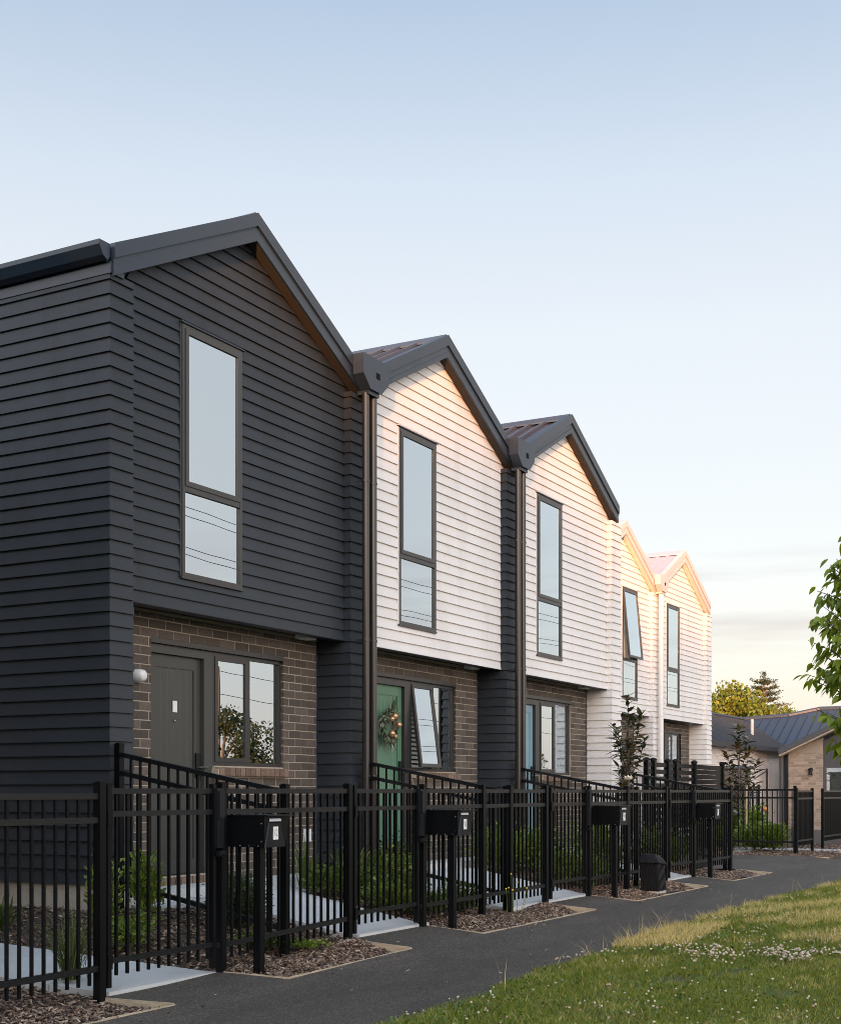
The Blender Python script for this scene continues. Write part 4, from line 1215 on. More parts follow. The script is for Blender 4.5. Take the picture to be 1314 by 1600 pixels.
# ------------------------------------------------------------------ magnolias
def leaf_mesh(name, L, Wd, m, droop=.2, fold=.12, wid=.55):
    V = []; F = []; n = 5
    for j in range(n + 1):
        t = j / n; w = Wd * math.sin(math.pi * min(1, max(0, t)) ** wid) if 0 < t < 1 else 0
        z = -droop * L * t * t
        V += [(L * t, -w / 2, z + fold * w), (L * t, 0, z), (L * t, w / 2, z + fold * w)]
    for j in range(n):
        a = 3 * j; F += [(a, a + 1, a + 4, a + 3), (a + 1, a + 2, a + 5, a + 4)]
    me = bpy.data.meshes.new(name); me.from_pydata(V, [], F); me.materials.append(m)
    me.polygons.foreach_set('use_smooth', [True] * len(F)); me.validate(); me.update()
    return me

def orient(d, roll):
    d = Vector(d).normalized()
    q = d.to_track_quat('X', 'Z')
    return (q.to_matrix() @ Matrix.Rotation(roll, 3, 'X')).to_euler()

mag_leaf = [leaf_mesh('leaf', l, l * .36, M['magnolia'], dr) for l, dr in ((.18, .15), (.20, .3), (.16, .05))]
def magnolia(label, x, y, z, shoots, trunk_top, k_=1.0, ls=1.0, sp=1.0):
    root = thing('magnolia_tree', label, 'tree', (x, y, z), 0, 'young magnolia trees')
    base = Vector((x, y, z))
    MB().tube([base, base + Vector((.01, .0, trunk_top * .5)), base + Vector((-.01, .01, trunk_top))], [.020, .016, .010], 8).build('trunk', M['trunk'], root, True)
    br = MB(); cnt = 0
    for (ox, oy, h0, h1, n) in shoots:
        n = int(n * k_); ox *= sp; oy *= sp
        a = Vector((x, y, z + h0)); b = Vector((x + ox, y + oy, z + h1))
        mid = a.lerp(b, .55) + Vector((ox * .15, oy * .15, -.03))
        br.tube([a, mid, b], [.009, .007, .004], 6)
        for k in range(n):
            t = .35 + .65 * (k + random.random()) / n
            p = (a.lerp(mid, t / .55) if t < .55 else mid.lerp(b, (t - .55) / .45))
            ang = k * 2.4 + random.uniform(-.4, .4)
            up = .25 + 1.3 * max(0, t - .6) + random.uniform(-.5, .5)
            d = Vector((math.cos(ang), math.sin(ang), up))
            link_obj('leaf', random.choice(mag_leaf), root, p - base, orient(d, random.uniform(-.6, .6)), random.uniform(.75, 1.15) * ls)
    br.build('branch', M['twig'], root, True)
    return root
sh1 = [(.0, .0, 1.7, 2.50, 16), (-.33, .1, 1.35, 2.02, 17), (.28, -.1, 1.5, 2.22, 20), (-.12, -.15, 1.4, 2.12, 20), (.1, .2, 1.3, 1.98, 18), (.18, -.2, 1.2, 1.85, 20),
       (-.22, -.1, 1.2, 1.80, 16), (.22, .05, 1.0, 1.62, 14), (-.15, .1, .9, 1.42, 12), (.12, -.05, .8, 1.3, 10), (-.2, 0, .7, 1.2, 10), (.25, .1, .6, 1.15, 10)]
mg1 = magnolia('young magnolia with a white bloom standing before the white corner pier', 19.25, 7.02, .28, sh1, 2.0, 1.55)
fb = Vector((19.25 - .32, 6.9, 1.50))
q = MB()
for k in range(9):
    a = k * 2.4; e = .35 + .1 * (k // 3) * 2
    d = Vector((math.cos(a) * math.cos(e), math.sin(a) * math.cos(e), math.sin(e))); s = d.cross(Vector((0, 0, 1))).normalized()
    q.add([fb, fb + d * .05 + s * .03, fb + d * .10 + Vector((0, 0, .01)), fb + d * .05 - s * .03, fb + d * .05 + Vector((0, 0, -.012))], [(0, 1, 4), (1, 2, 4), (2, 3, 4), (3, 0, 4)])
q.build('flower', M['petal'], mg1)
sh2 = [(.0, .0, 1.8, 2.70, 30), (-.04, .05, 1.7, 2.45, 22), (.33, -.05, 1.6, 2.45, 22), (.3, -.1, 1.5, 2.2, 18), (-.42, .1, 1.4, 2.08, 22), (.45, -.2, 1.2, 1.95, 22), (.2, .2, 1.2, 1.8, 22), (-.2, -.2, 1.2, 1.75, 22),
       (.35, .1, 1.0, 1.6, 22), (-.3, .1, .9, 1.5, 18), (.1, -.25, .9, 1.45, 16), (.15, .1, .5, 1.1, 12), (-.15, -.1, .4, .9, 12)]
mg2 = magnolia('bushy young magnolia tied to a stake in the far garden', 29.1, 8.05, .05, sh2, 2.2, 1.05, 1.3, 1.25)
q = MB().tube([(28.95, 7.85, .0), (28.95, 7.85, 1.46)], [.03, .028], 10); o = q.build('tree_stake', M['stake'], None, True); tag(o, 'pale round timber stake supporting the far magnolia', 'stake')
q = MB().ball((28.75, 7.4, .95), .05, 8, 6); q.build('flower', M['orange_flower'], mg2)

# ------------------------------------------------------------------ street tree reaching in from the right
tb = Vector((10.66, 1.985, 0))
st = thing('street_tree', 'leafy young street tree with drooping leaves reaching in at the right edge', 'tree', tb)
yl = [leaf_mesh('leaf', l, l * .46, M['young_tree'], dr, .14, .75) for l, dr in ((.098, .25), (.110, .4), (.088, .15))]
MB().tube([tb, tb + Vector((.02, 0, 1.2)), tb + Vector((.0, .03, 2.4)), tb + Vector((.02, .02, 3.6))], [.035, .03, .02, .006], 10).build('trunk', M['trunk'], st, True)
# sprays: each is a branch from the trunk towards the picture, hung with leaves
CAMR = Vector((math.sin(ALPHA), -math.cos(ALPHA), 0)); CAMF = Vector((math.cos(ALPHA), math.sin(ALPHA), 0))
left_reach = [(3.66, .06), (3.44, .10), (3.30, .16), (3.14, .24), (3.05, .26), (2.93, .33), (2.84, .34), (2.70, .38), (2.62, .38), (2.49, .40), (2.36, .41), (2.28, .41), (2.21, .36), (1.97, .35), (1.88, .35), (1.75, .30), (1.66, .18)]
br = MB(); nleaf = 0; extra = []
for lev, (z, rch) in enumerate(left_reach):
    for a in ([-.35, .0, .4, 1.3, 2.2, 3.1, 4.0, 5.0]):
        ang = math.atan2(-CAMR.y, -CAMR.x) + a + random.uniform(-.15, .15)
        d = Vector((math.cos(ang), math.sin(ang), 0))
        rr = rch * random.uniform(.5, 1.12)
        a0 = tb + Vector((0, .02, z - .28)); b0 = tb + d * rr + Vector((0, 0, z + random.uniform(-.05, .05)))
        br.tube([a0, a0.lerp(b0, .5) + Vector((0, 0, .05)), b0], [.007, .005, .002], 5)
        front = a in (-.35, .0, .4)
        for k in range(11):
            t = .30 + .72 * (k + random.random()) / 11
            p = a0.lerp(b0, min(1, t)) + Vector((random.gauss(0, .02), random.gauss(0, .02), .05 * math.sin(t * 3.1) + random.gauss(0, .02)))
            dd = d * .7 + Vector((random.gauss(0, .5), random.gauss(0, .5), random.uniform(-1.5, -.15)))
            if front and nleaf < 298 and random.random() < .5:
                link_obj('leaf', random.choice(yl), st, p - tb, orient(dd, random.uniform(-.8, .8)), random.uniform(.7, 1.15)); nleaf += 1
            else: extra.append((p, dd))
br.build('branch', M['twig'], st, True)
V = []; F = []
src = [(v.co.copy()) for v in yl[0].vertices]; sf = [tuple(p.vertices) for p in yl[0].polygons]
for p, dd in extra:
    mt = orient(dd, random.uniform(-.8, .8)).to_matrix(); k = len(V); sc_ = random.uniform(.75, 1.1)
    V += [tuple(p - tb + mt @ (c * sc_)) for c in src]; F += [tuple(i + k for i in f) for f in sf]
me = bpy.data.meshes.new('foliage'); me.from_pydata(V, [], F); me.materials.append(M['young_tree_mass']); me.update()
o = link_obj('foliage', me, st); o['kind'] = 'stuff'

# ------------------------------------------------------------------ lawn
def lawn_z(x, y): return .0 + .02 * sm(4.1, 3.6, y) if False else .012 + .03 * (1 - sm(3.2, 4.1, y))
def lawn_edge(x): return np.interp(x, [-2, 5, 6.67, 9.46, 12.85, 15, 20, 24, 40], [3.3, 3.66, 3.78, 3.96, 4.13, 4.14, 4.02, 3.95, 3.6])
LV = []; LF = []; lx = lin(-2, 40, 120); ly = [-9, -6, -3, -1, 0, 1, 1.6, 2.2, 2.8, 3.2, 3.5]
for x in lx:
    e_ = float(lawn_edge(x))
    for y in ly + [e_ - .06, e_ - .02, e_]: LV.append((x, y, lawn_z(x, y) - (.035 if y == e_ else 0)))
nn = len(ly) + 3
for i in range(len(lx) - 1):
    for j in range(nn - 1): LF.append((i * nn + j, (i + 1) * nn + j, (i + 1) * nn + j + 1, i * nn + j + 1))
lo = MB().add(LV, LF).build('lawn', M['lawn'], None, True); lo['kind'] = 'structure'
def pattern(x, y):
    return np.sin(x * 1.3 + 2 * np.sin(y * 1.1)) * np.sin(y * 2.1 + x * .4) + .6 * np.sin(x * 3.7 + y * 2.2) * np.sin(y * 4.1 - x)
def blades(name, n, area, hmin, hmax, wmin, wmax, m, keep, lean=.5):
    x = rng.uniform(area[0], area[1], n); y = rng.uniform(area[2], area[3], n)
    ok = keep(x, y); x, y = x[ok], y[ok]; n = len(x)
    z = np.array([lawn_z(0, b) for b in y]) - .004
    h = rng.uniform(hmin, hmax, n); w = rng.uniform(wmin, wmax, n); a = rng.uniform(0, 2 * np.pi, n)
    lx, ly = rng.normal(0, lean, n) * h, rng.normal(0, lean, n) * h
    V = np.zeros((n, 5, 3), np.float32)
    ca_, sa_ = np.cos(a) * w / 2, np.sin(a) * w / 2
    V[:, 0] = np.stack([x - ca_, y - sa_, z], 1); V[:, 1] = np.stack([x + ca_, y + sa_, z], 1)
    V[:, 2] = np.stack([x + ca_ * .8 + lx * .35, y + sa_ * .8 + ly * .35, z + h * .6], 1); V[:, 3] = np.stack([x - ca_ * .8 + lx * .35, y - sa_ * .8 + ly * .35, z + h * .6], 1)
    V[:, 4] = np.stack([x + lx, y + ly, z + h], 1)
    f = np.array([(0, 1, 2), (0, 2, 3), (3, 2, 4)])
    F = (f[None] + (np.arange(n) * 5)[:, None, None]).reshape(-1, 3)
    o = link_obj(name, np_mesh(name, V.reshape(-1, 3), F, m)); o['kind'] = 'stuff'; return o
edge = lambda x: lawn_edge(x) + .03 * np.sin(x * 2.3) + .025 * np.sin(x * 7.1) + .015 * np.sin(x * 19)
tri = lambda x, y: (y < edge(x)) & (y > .13 * x - .2)
lush = lambda x, y: tri(x, y) & (rng.random(len(x)) < np.clip(.95 - .75 * (pattern(x * 1.9 + 3, y * 2.1) - .25), .18, 1))
blades('grass', 190000, (5.0, 12.0, .4, 4.15), .018, .05, .003, .006, M['grass'], lush, .6)
blades('grass', 90000, (12.0, 24.0, 1.4, 4.15), .025, .065, .005, .010, M['grass'], tri, .5)
def dist(x, y): return x * .8762 + y * .4819            # distance up the path from the near corner
def across(x, y): return (x * .4819 - y * .8762) / dist(x, y)
dryk = lambda x, y: tri(x, y) & (((dist(x, y) > 10.9 + .25 * np.sin(x * 5)) & (dist(x, y) < 13.0) & (across(x, y) < .215 + .02 * np.sin(y * 9)) & (rng.random(len(x)) < .15 + .75 * (pattern(x * 1.7, y * 1.7) > -.35))) | ((dist(x, y) > 11.2) & (dist(x, y) < 19) & (across(x, y) > .19) & (pattern(x * 1.4, y * 1.6) > .15) & (rng.random(len(x)) < .55)))
blades('dry_grass', 105000, (8.3, 19, 1.7, 4.15), .04, .11, .002, .005, M['dry_grass'], dryk, .55)
blades('dry_grass', 14000, (6, 12, 1.0, 4.15), .025, .055, .002, .004, M['dry_grass'], lambda x, y: tri(x, y) & (pattern(x * 1.3, y * 1.2) > .3), .7)
blades('seed_stalks', 900, (7.5, 20, 3.4, 4.2), .12, .27, .002, .004, M['dry_grass'], lambda x, y: tri(x, y) & (((dist(x, y) > 10.6) & (dist(x, y) < 12.4) & (y > lawn_edge(x) - .28)) | ((rng.random(len(x)) < .12) & (y > lawn_edge(x) - .15))), .5)
# clover: leaves and flower heads
def discs(name, n, area, m, keep, rad, zlo, zhi, kind):
    x = rng.uniform(area[0], area[1], n); y = rng.uniform(area[2], area[3], n); ok = keep(x, y); x, y = x[ok], y[ok]; n = len(x)
    z = np.array([lawn_z(0, b) for b in y]) + rng.uniform(zlo, zhi, n); r = rng.uniform(rad * .7, rad * 1.3, n)
    if kind == 'leaf':
        k = 5; ang = np.linspace(0, 2 * np.pi, k, endpoint=False)
        ph = rng.uniform(0, 6, n); tx, ty = rng.normal(0, .4, n), rng.normal(0, .4, n)
        cx, cy = np.cos(ang[None] + ph[:, None]) * r[:, None], np.sin(ang[None] + ph[:, None]) * r[:, None]
        V = np.stack([x[:, None] + cx, y[:, None] + cy, z[:, None] + cx * tx[:, None] + cy * ty[:, None]], -1).reshape(-1, 3)
        f = np.array([(0, 1, 2), (0, 2, 3), (0, 3, 4)]); F = (f[None] + (np.arange(n) * k)[:, None, None]).reshape(-1, 3)
    else:
        t = (1 + 5 ** .5) / 2
        b = np.array([(-1, t, 0), (1, t, 0), (-1, -t, 0), (1, -t, 0), (0, -1, t), (0, 1, t), (0, -1, -t), (0, 1, -t), (t, 0, -1), (t, 0, 1), (-t, 0, -1), (-t, 0, 1)], float); b /= np.linalg.norm(b[0])
        f = np.array([(0, 11, 5), (0, 5, 1), (0, 1, 7), (0, 7, 10), (0, 10, 11), (1, 5, 9), (5, 11, 4), (11, 10, 2), (10, 7, 6), (7, 1, 8), (3, 9, 4), (3, 4, 2), (3, 2, 6), (3, 6, 8), (3, 8, 9), (4, 9, 5), (2, 4, 11), (6, 2, 10), (8, 6, 7), (9, 8, 1)])
        jit = 1 + rng.normal(0, .16, (n, 12, 1))
        V = (b[None] * r[:, None, None] * np.array([1, 1, .8]) * jit + np.stack([x, y, z], 1)[:, None]).reshape(-1, 3)
        F = (f[None] + (np.arange(n) * 12)[:, None, None]).reshape(-1, 3)
    o = link_obj(name, np_mesh(name, V, F, m)); o['kind'] = 'stuff'; return o
band = lambda x, y: tri(x, y) & (np.abs(dist(x, y) - 10.25 - .15 * np.sin(y * 4)) < .42 + .30 * np.sin(y * 7.3) * np.sin(x * 6)) & (rng.random(len(x)) < .18 + 2.4 * (across(x, y) - .12)) & (pattern(x * 3.1, y * 3.3) > -.2)
discs('clover', 7000, (6, 15, 1.5, 4.1), M['clover_leaf'], lambda x, y: tri(x, y) & (pattern(x, y) < .4), .009, .02, .05, 'leaf')
discs('clover', 9000, (8, 13, 1.5, 4.1), M['clover_leaf'], band, .010, .03, .07, 'leaf')
discs('clover_flowers', 12000, (8.2, 13, 1.5, 4.1), M['clover_flower'], band, .0088, .05, .085, 'ball')
discs('clover_flowers', 2200, (6.3, 20, 1.2, 4.0), M['clover_flower'], lambda x, y: tri(x, y) & (rng.random(len(x)) < .15 + .5 * (pattern(x * .8, y) > .2)), .0075, .035, .06, 'ball')

# ------------------------------------------------------------------ houses beyond
def zA(x): return 2.83 + .508 * (x - 48.9)
fh = thing('bungalow', 'low brick bungalow with ribbed grey roofs beyond the far garden', 'house', (48, 11, 0))
def roofpoly(pts, m, name='roof', t=.06):
    n = len(pts); q = MB(); up = [Vector(p) for p in pts]; dn = [p - Vector((0, 0, t)) for p in up]
    q.add(up + dn, [tuple(range(n)), tuple(range(2 * n - 1, n - 1, -1))] + [(i, i + n, (i + 1) % n + n, (i + 1) % n) for i in range(n)])
    return q.build(name, m, fh)
MR = paint('bungalow_roof_steel', (.042, .054, .074), .4, .08, 20, .03)
MRD = paint('bungalow_dark_roof', (.032, .037, .046), .5, .08, 20, .03)
MG = paint('bungalow_grey_trim', (.045, .045, .05), .5, .08)
ridge1 = [(51.4, 14.1, zA(51.4)), (51.6, 12.4, zA(51.6)), (52.1, 11.3, zA(52.1)), (52.1, 4.0, zA(52.1))]
roofpoly([(48.9, 4.0, zA(48.9)), (48.9, 11.65, zA(48.9))] + ridge1, MR)
rb_ = MB(); 
y = 4.1
while y < 14.0:
    x0 = 48.92 + max(0, y - 11.65); x1 = 51.4 if y > 12.4 else (51.6 if y > 11.3 else 52.08)
    if x1 - x0 > .1: MB().bar((x0, y, zA(x0) + .02), (x1, y, zA(x1) + .02), .045, .05).build('roof_rib', MR, fh)
    y += .33
q = MB()
for a, b in zip(ridge1, ridge1[1:]): q.tube([Vector(a) + Vector((0, 0, .02)), Vector(b) + Vector((0, 0, .02))], .09, 8)
q.build('ridge_cap', MR, fh)
zB = lambda y: 2.83 + .52 * (y - 11.65)
roofpoly([(37.0, 11.65, zB(11.65)), (48.9, 11.65, zB(11.65)), (51.35, 14.05, zB(14.05)), (37.0, 14.05, zB(14.05))], MRD)
x = 37.2
while x < 51.2:
    y0 = 11.66 + max(0, x - 48.9); MB().bar((x, y0, zB(y0) + .012), (x, 14.03, zB(14.03) + .012), .03, .03).build('roof_rib', MRD, fh); x += .28
MB().tube([(37, 14.08, zB(14.05) + .02), (51.4, 14.08, zB(14.05) + .02)], .09, 8).build('ridge_cap', MRD, fh)
MB().bar((48.9, 11.65, 2.84), (51.4, 14.08, zA(51.4) + .0), .10, .03).build('valley_flashing', MG, fh)
MB().box(37, 48.8, 11.52, 11.64, 2.70, 2.84).build('gutter', MG, fh)
def brick_panel(name, x0, x1, y0, y1, z0, z1, m, axis):
    """far wall: a mortar panel with courses of joined bricks"""
    q = MB(); q.box(x0, x1, y0, y1, z0, z1); q.build(name, M['mortar'] if m is M['pale_brick'] else m, fh)
    b = MB(); z = z0; k = 0
    while z < z1 - .02:
        s = (x0 if axis == 'x' else y0) - (.12 if k % 2 else 0); e = x1 if axis == 'x' else y1
        while s < e:
            a, c = max(s, x0 if axis == 'x' else y0), min(s + .23, e)
            if c - a > .03:
                if axis == 'x': b.box(a, c, y0 - .012, y0 + .01, z, min(z + .076, z1))
                else: b.box(x0 - .012, x0 + .01, a, c, z, min(z + .076, z1))
            s += .24
        z += .086; k += 1
    o = b.build('brickwork', m, fh); o['kind'] = 'stuff'
brick_panel('wall', 37.2, 48.5, 11.95, 12.15, 0, 2.78, M['white_brick'], 'x')
MB().box(48.6, 48.9, 11.2, 11.9, 0, 2.75).build('wall', MG, fh)
# gabled wing towards the lane
gx, gy, gs = 45.0, 10.95, .47
gz = lambda y: 2.72 + gs * (gy - y) if y > 7 else 2.72 + gs * (gy - 7) - gs * (7 - y)
brick_panel('wall', 45.2, 45.4, 9.72, 10.85, 0, 2.6, M['pale_brick'], 'y')
b = MB(); b.prismx([(10.85, 2.6), (9.72, 2.6), (9.72, gz(9.72) - .2), (10.80, gz(10.8) - .14)], 45.188, 45.4); b.build('wall', M['pale_brick'], fh)
MB().box(45.25, 45.45, 4.0, 9.72, 2.18, 3.0).build('cladding', MG, fh)
for i in range(24): MB().box(45.235, 45.25, 9.70 - i * .2, 9.70 - i * .2 - .02, 2.18, 3.2).build('cladding_batten', MG, fh)
MB().prismx([(9.72, 3.0), (4.28, 3.0), (7.0, gz(7) - .2)], 45.25, 45.45).build('cladding', MG, fh)
wf = MB(); wf.box(45.2, 45.3, 9.62, 9.72, .2, 2.18); wf.box(45.2, 45.3, 7.2, 9.62, 2.10, 2.18); wf.box(45.2, 45.3, 8.4, 8.48, .2, 2.10)
wf_ = wf.build('window', MG, fh)
MB().box(45.24, 45.25, 7.2, 9.62, .2, 2.1).build('glass_pane', M['glass'], wf_)
V = []; F = []
for i in range(60):
    V += [(45.42 + .04 * math.sin(i * 1.1), 9.6 - i * .04, .2), (45.42 + .04 * math.sin(i * 1.1), 9.6 - i * .04, 2.1)]
for i in range(59): F.append((2 * i, 2 * i + 2, 2 * i + 3, 2 * i + 1))
MB().add(V, F).build('curtain', M['curtain'], wf_)
for s, ya, yb_ in ((1, gy + .1, 7.0),):
    roofpoly([(44.8, gy + .1, gz(gy + .1) + .06), (49.3, gy + .1, gz(gy + .1) + .06), (51.9, 7.0, gz(7) + .06), (44.8, 7.0, gz(7) + .06)], MR)
roofpoly([(44.8, 7.0, gz(7) + .06), (51.9, 7.0, gz(7) + .06), (49.3, 2.9, gz(2.9) + .06), (44.8, 2.9, gz(2.9) + .06)], MR)
q = MB().prismx([(gy + .12, gz(gy + .12) + .07), (7, gz(7) + .07), (7, gz(7) - .12), (gy + .12, gz(gy + .12) - .12)], 44.74, 44.80); q.build('bargeboard', MG, fh)
q = MB().prismx([(gy + .12, gz(gy + .12) - .122), (7, gz(7) - .122), (7, gz(7) - .17), (gy + .12, gz(gy + .12) - .17)], 44.80, 45.18); q.build('rake_soffit', M['plinth'], fh)
q = MB().prismx([(2.9, gz(2.9) + .07), (7, gz(7) + .07), (7, gz(7) - .12), (2.9, gz(2.9) - .12)], 44.74, 44.80); q.build('bargeboard', MG, fh)
MB().tube([(45.14, 10.1, 2.05), (45.05, 10.1, 2.05), (45.05, 10.1, 1.86)], .07, 10).build('wall_light', M['black_plastic'], fh, True)
MB().tube([(45.3, 11.1, 2.7), (45.3, 11.1, 0)], .08, 10).build('downpipe', MG, fh, True)
MB().tube([(47.2, 12.6, zB(12.6) - .1), (47.2, 12.6, zB(12.6) + .55)], .06, 12).build('vent_pipe', M['white_trim'], fh, True)
# neighbour with white roof edges showing behind the last terrace house
nb = thing('neighbour_house', 'house with white edged dark roof peeping behind the farthest terrace house', 'house', (36.5, 15, 0))
q = MB().hexa([(34.6, 11.5, 2.4), (38.4, 11.5, 2.05), (38.4, 12.6, 2.05), (34.6, 12.6, 2.4), (34.6, 11.5, 2.44), (38.4, 11.5, 2.09), (38.4, 12.6, 2.09), (34.6, 12.6, 2.44)])
q = MB().bar((34.0, 11.2, 2.95), (37.3, 11.2, 2.45), .08, .10); q.build('bargeboard', M['white_trim'], nb)
MB().prism([(34.0, 2.9), (37.3, 2.4), (37.3, 0), (34.0, 0)], 11.3, 11.5).build('wall', M['white_brick'], nb)
MB().hexa([(34.0, 11.2, 2.92), (37.3, 11.2, 2.42), (37.3, 11.6, 2.42), (34.0, 11.6, 2.92), (34.0, 11.2, 2.96), (37.3, 11.2, 2.46), (37.3, 11.6, 2.46), (34.0, 11.6, 2.96)]).build('roof', MRD, nb)
q = MB().bar((46.2, 15.2, 4.35), (48.6, 15.2, 4.15), .1, .09); q.bar((46.0, 15.2, 4.75), (48.6, 15.2, 4.15), .1, .07)
q.build('gable_trim', M['white_trim'], nb)
MB().prism([(44.0, 4.40), (48.5, 4.12), (46.0, 4.73), (44, 4.73)], 15.25, 15.6).build('gable', MRD, nb)
# garden shed and clothes line
sd = thing('garden_shed', 'small brown ribbed metal shed beside the white brick wall', 'shed', (38, 10.9, 0))
q = MB(); q.box(37.3, 38.2, 10.25, 11.0, 0, 1.95); q.build('wall', mat('shed_steel', (.13, .105, .082), .55), sd)
for i in range(11): MB().box(37.285, 37.3, 10.28 + i * .066, 10.28 + i * .066 + .03, 0, 1.95).build('wall_rib', bpy.data.materials['shed_steel'], sd)
MB().hexa([(37.2, 10.2, 1.96), (38.3, 10.2, 1.96), (38.3, 11.05, 1.96), (37.2, 11.05, 1.96), (37.2, 10.2, 2.0), (38.3, 10.2, 2.06), (38.3, 11.05, 2.06), (37.2, 11.05, 2.0)]).build('roof', MG, sd)
cl = thing('clothes_line', 'folding clothes line with dark arms on the bungalow wall', 'clothes line', (42, 11.2, 1.8))
q = MB(); q.tube([(40.2, 10.6, 1.98), (42.6, 10.9, 2.02)], .02, 6); q.tube([(40.0, 10.6, 1.72), (42.6, 10.9, 1.98)], .02, 6); q.tube([(42.6, 10.9, 0), (42.6, 10.9, 2.05)], .03, 6); q.build('frame', M['black_metal'], cl)

# ------------------------------------------------------------------ background trees
def crown_tree(label, x, y, h, r, m, n, cs, name='broadleaf_tree', group='trees behind the far roofs', z0=.35, clumps=22, flat=1.0):
    root = thing(name, label, 'tree', (x, y, -.1), 0, group)
    base = Vector((x, y, -.1)); tr = MB()
    tr.tube([base, base + Vector((0, 0, h * .4)), base + Vector((.1, 0, h * .75))], [r * .07, r * .05, r * .02], 8)
    cl = []
    for i in range(clumps):
        a = random.uniform(0, 6.283); t = random.random(); zz = z0 * h + (h * (.97 - z0)) * t
        prof = math.sin(math.pi * min(1, (.18 + .78 * t))) ** .7
        rr = r * prof * random.uniform(.45, .95)
        c = Vector((x + rr * math.cos(a), y + rr * math.sin(a), zz)); cl.append((c, r * random.uniform(.22, .40)))
        tr.tube([base + Vector((0, 0, h * (.2 + .4 * t))), c], [r * .02, r * .006], 5)
    tr.build('trunk', M['trunk'], root, True)
    per = n // clumps
    c = np.array([[*q[0], q[1]] for q in cl]); idx = np.repeat(np.arange(clumps), per); N = len(idx)
    d = rng.normal(0, 1, (N, 3)); d /= np.linalg.norm(d, axis=1)[:, None]
    rad = c[idx, 3] * rng.uniform(.25, 1.08, N) ** .6
    P = c[idx, :3] + d * rad[:, None] * np.array([1, 1, .8 * flat])
    s = cs * rng.uniform(.6, 1.3, N)
    u = rng.normal(0, 1, (N, 3)); u /= np.linalg.norm(u, axis=1)[:, None]; v = np.cross(u, d + rng.normal(0, .4, (N, 3))); v /= np.linalg.norm(v, axis=1)[:, None] + 1e-6
    V = np.stack([P - u * s[:, None] / 2, P + v * s[:, None] * .35, P + u * s[:, None] / 2, P - v * s[:, None] * .35], 1).reshape(-1, 3)
    V = V - np.array(base)
    F = np.arange(N * 4).reshape(-1, 4)
    link_obj('crown', np_mesh('crown', V, F, m), root)
    return root
def cam_at(u, D):                        # plan position from picture column and depth
    t = (u - 657) / 2100.; return (D * (math.cos(ALPHA) + math.sin(ALPHA) * t), D * (math.sin(ALPHA) - math.cos(ALPHA) * t))
for i, (u, D, h, r, txt) in enumerate(((1085, 92, 7.6, 3.4, 'golden green broadleaf tree partly hidden by the last terrace house'), (1136, 88, 8.1, 3.4, 'golden green broadleaf tree left of the conifer'), (1166, 90, 7.2, 2.8, 'golden green broadleaf tree in front of the conifer trunk'), (1216, 94, 6.8, 3.0, 'golden green broadleaf tree right of the conifer'), (1246, 98, 6.6, 2.8, 'low golden green tree fading behind the ribbed roof'), (1290, 100, 6.0, 3.0, 'golden green tree hidden behind the roof at right'))):
    x, y = cam_at(u, D); crown_tree(txt, x, y, h, r, M['gold_tree'], 9000, .25, clumps=34)
# tiered conifer
x, y = cam_at(1193, 108); cf = thing('conifer_tree', 'tall tiered conifer rising above the golden trees', 'tree', (x, y, 0))
q = MB().tube([(x, y, 0), (x, y, 10.6)], [.35, .06], 8); q.build('trunk', M['trunk'], cf, True)
P = []; q = MB()
for k in range(13):
    z = 4.4 + k * .47
    for a in np.arange(0, 6.28, .80):
        a2 = a + random.uniform(-.35, .35)
        rr = 3.5 * (1 - (z - 4.0) / 7.4) ** .7 * random.uniform(.55, 1.15)
        zt = z + random.uniform(-.1, .1)
        q.tube([(x, y, zt - .1), (x + rr * math.cos(a2), y + rr * math.sin(a2), zt + .22)], [.05, .015], 4)
        for s_ in np.linspace(.25, 1, 18):
            for _ in range(3): P.append((x + rr * s_ * math.cos(a2) + random.gauss(0, .14), y + rr * s_ * math.sin(a2) + random.gauss(0, .14), zt + .30 * s_ * s_ - .08 + random.gauss(0, .055)))
for _ in range(160): P.append((x + random.gauss(0, .12), y + random.gauss(0, .12), random.uniform(9.9, 11.0)))
q.build('branch', M['trunk'], cf)
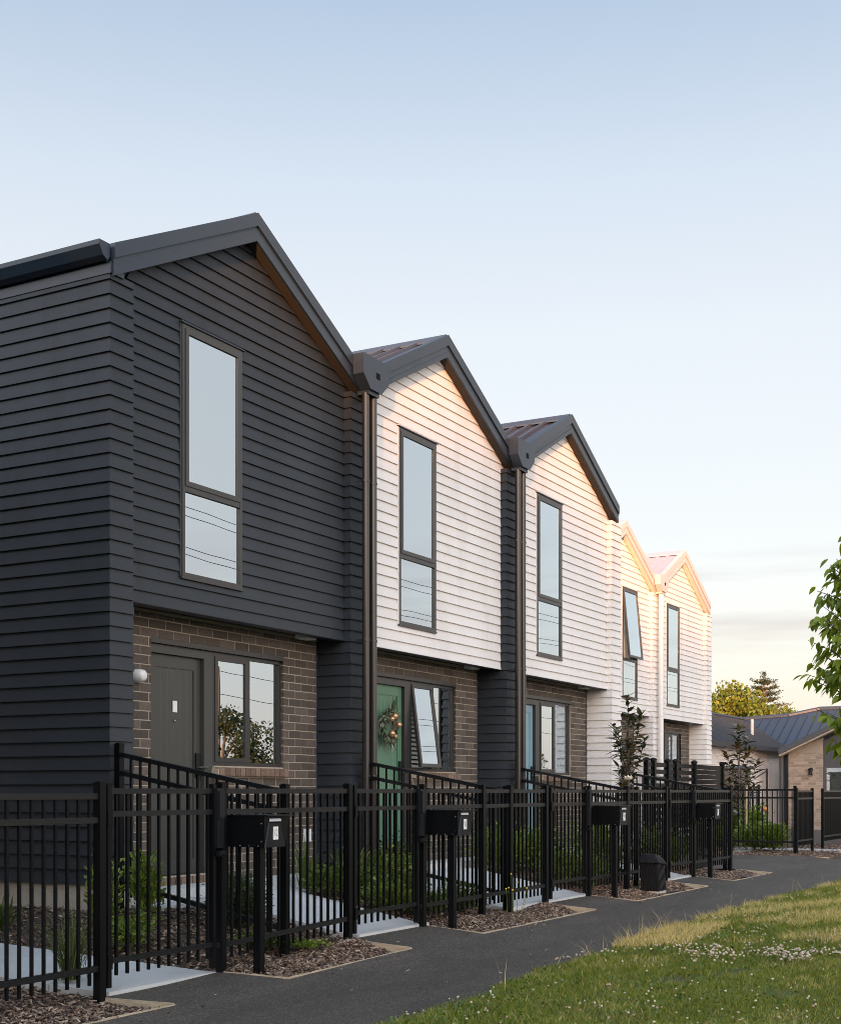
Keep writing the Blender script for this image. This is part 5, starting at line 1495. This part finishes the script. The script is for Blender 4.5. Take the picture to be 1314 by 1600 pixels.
leaf_cards(len(P), lambda i: (P[i], (random.gauss(0, 1), random.gauss(0, 1), random.uniform(-.1, .7))), .22, .08, M['conifer'], 'crown', cf, (x, y, 0))

# ------------------------------------------------------------------ across the street, seen in the glass; added trees on the sun side shade the row
for i, (x, y, h, r) in enumerate(((44, -21, 4.2, 3.0), (52, -23, 5.0, 3.2), (72, -24, 4.2, 3.0), (92, -26, 5.0, 3.4), (118, -28, 5.6, 3.8))):
    crown_tree('dark tree across the street, seen only in the window glass', x, y, h, r, M['far_tree'], 10000, .17, 'street_side_tree', 'trees across the street', .15)
hd = MB()
hd.box(20, 160, -20.6, -20.2, -.1, 1.5)
o = hd.build('boundary_wall', M['dark_soffit']); tag(o, 'low dark boundary wall across the street', 'wall')
pw = thing('power_line', 'overhead power lines on poles across the street', 'power line', (40, -13, 0))
q = MB()
for zz, yy, wr_r in ((11.1, -13, .012), (10.8, -13, .012), (9.9, -13.4, .012), (9.65, -13.4, .012), (9.6, -40, .022), (8.0, -40, .022)):
    for px in (-10, 32, 74, 116):
        q.tube([(px + 42 * t, yy, zz - 2.4 * t * (1 - t)) for t in np.linspace(0, 1, 9)], wr_r, 5, False)
q.build('wire', M['ink'], pw)
for px in (-10, 32, 74, 116, 158):
    MB().tube([(px, -13, -.1), (px, -13, 11.4)], [.14, .10], 10).build('pole', M['trunk'], pw, True)
    MB().tube([(px, -40, -.1), (px, -40, 9.9)], [.14, .10], 10).build('pole', M['trunk'], pw, True)
    MB().box(px - .05, px + .05, -14.2, -11.8, 10.5, 10.6).build('crossarm', M['trunk'], pw)
for i, (x, y, h, r) in enumerate(((-19, -8.5, 8.25, 4.8), (-20, -3.0, 8.5, 4.9), (-19, 2.5, 8.2, 4.8), (-20, 8.0, 8.5, 4.6), (-18.5, -13.5, 8.9, 4.8), (-20, -19, 9.4, 4.6), (-20, -25, 9.6, 4.8), (-21, -31, 9.6, 4.8))):  # added unseen trees, sized so that mostly the gable tops catch the sun
    crown_tree('tall dense tree added behind the camera to shade the row from the low sun', x, y, h, r, M['far_tree'], 6000, .50, 'shade_tree', 'added shade trees out of view', .04, 60)
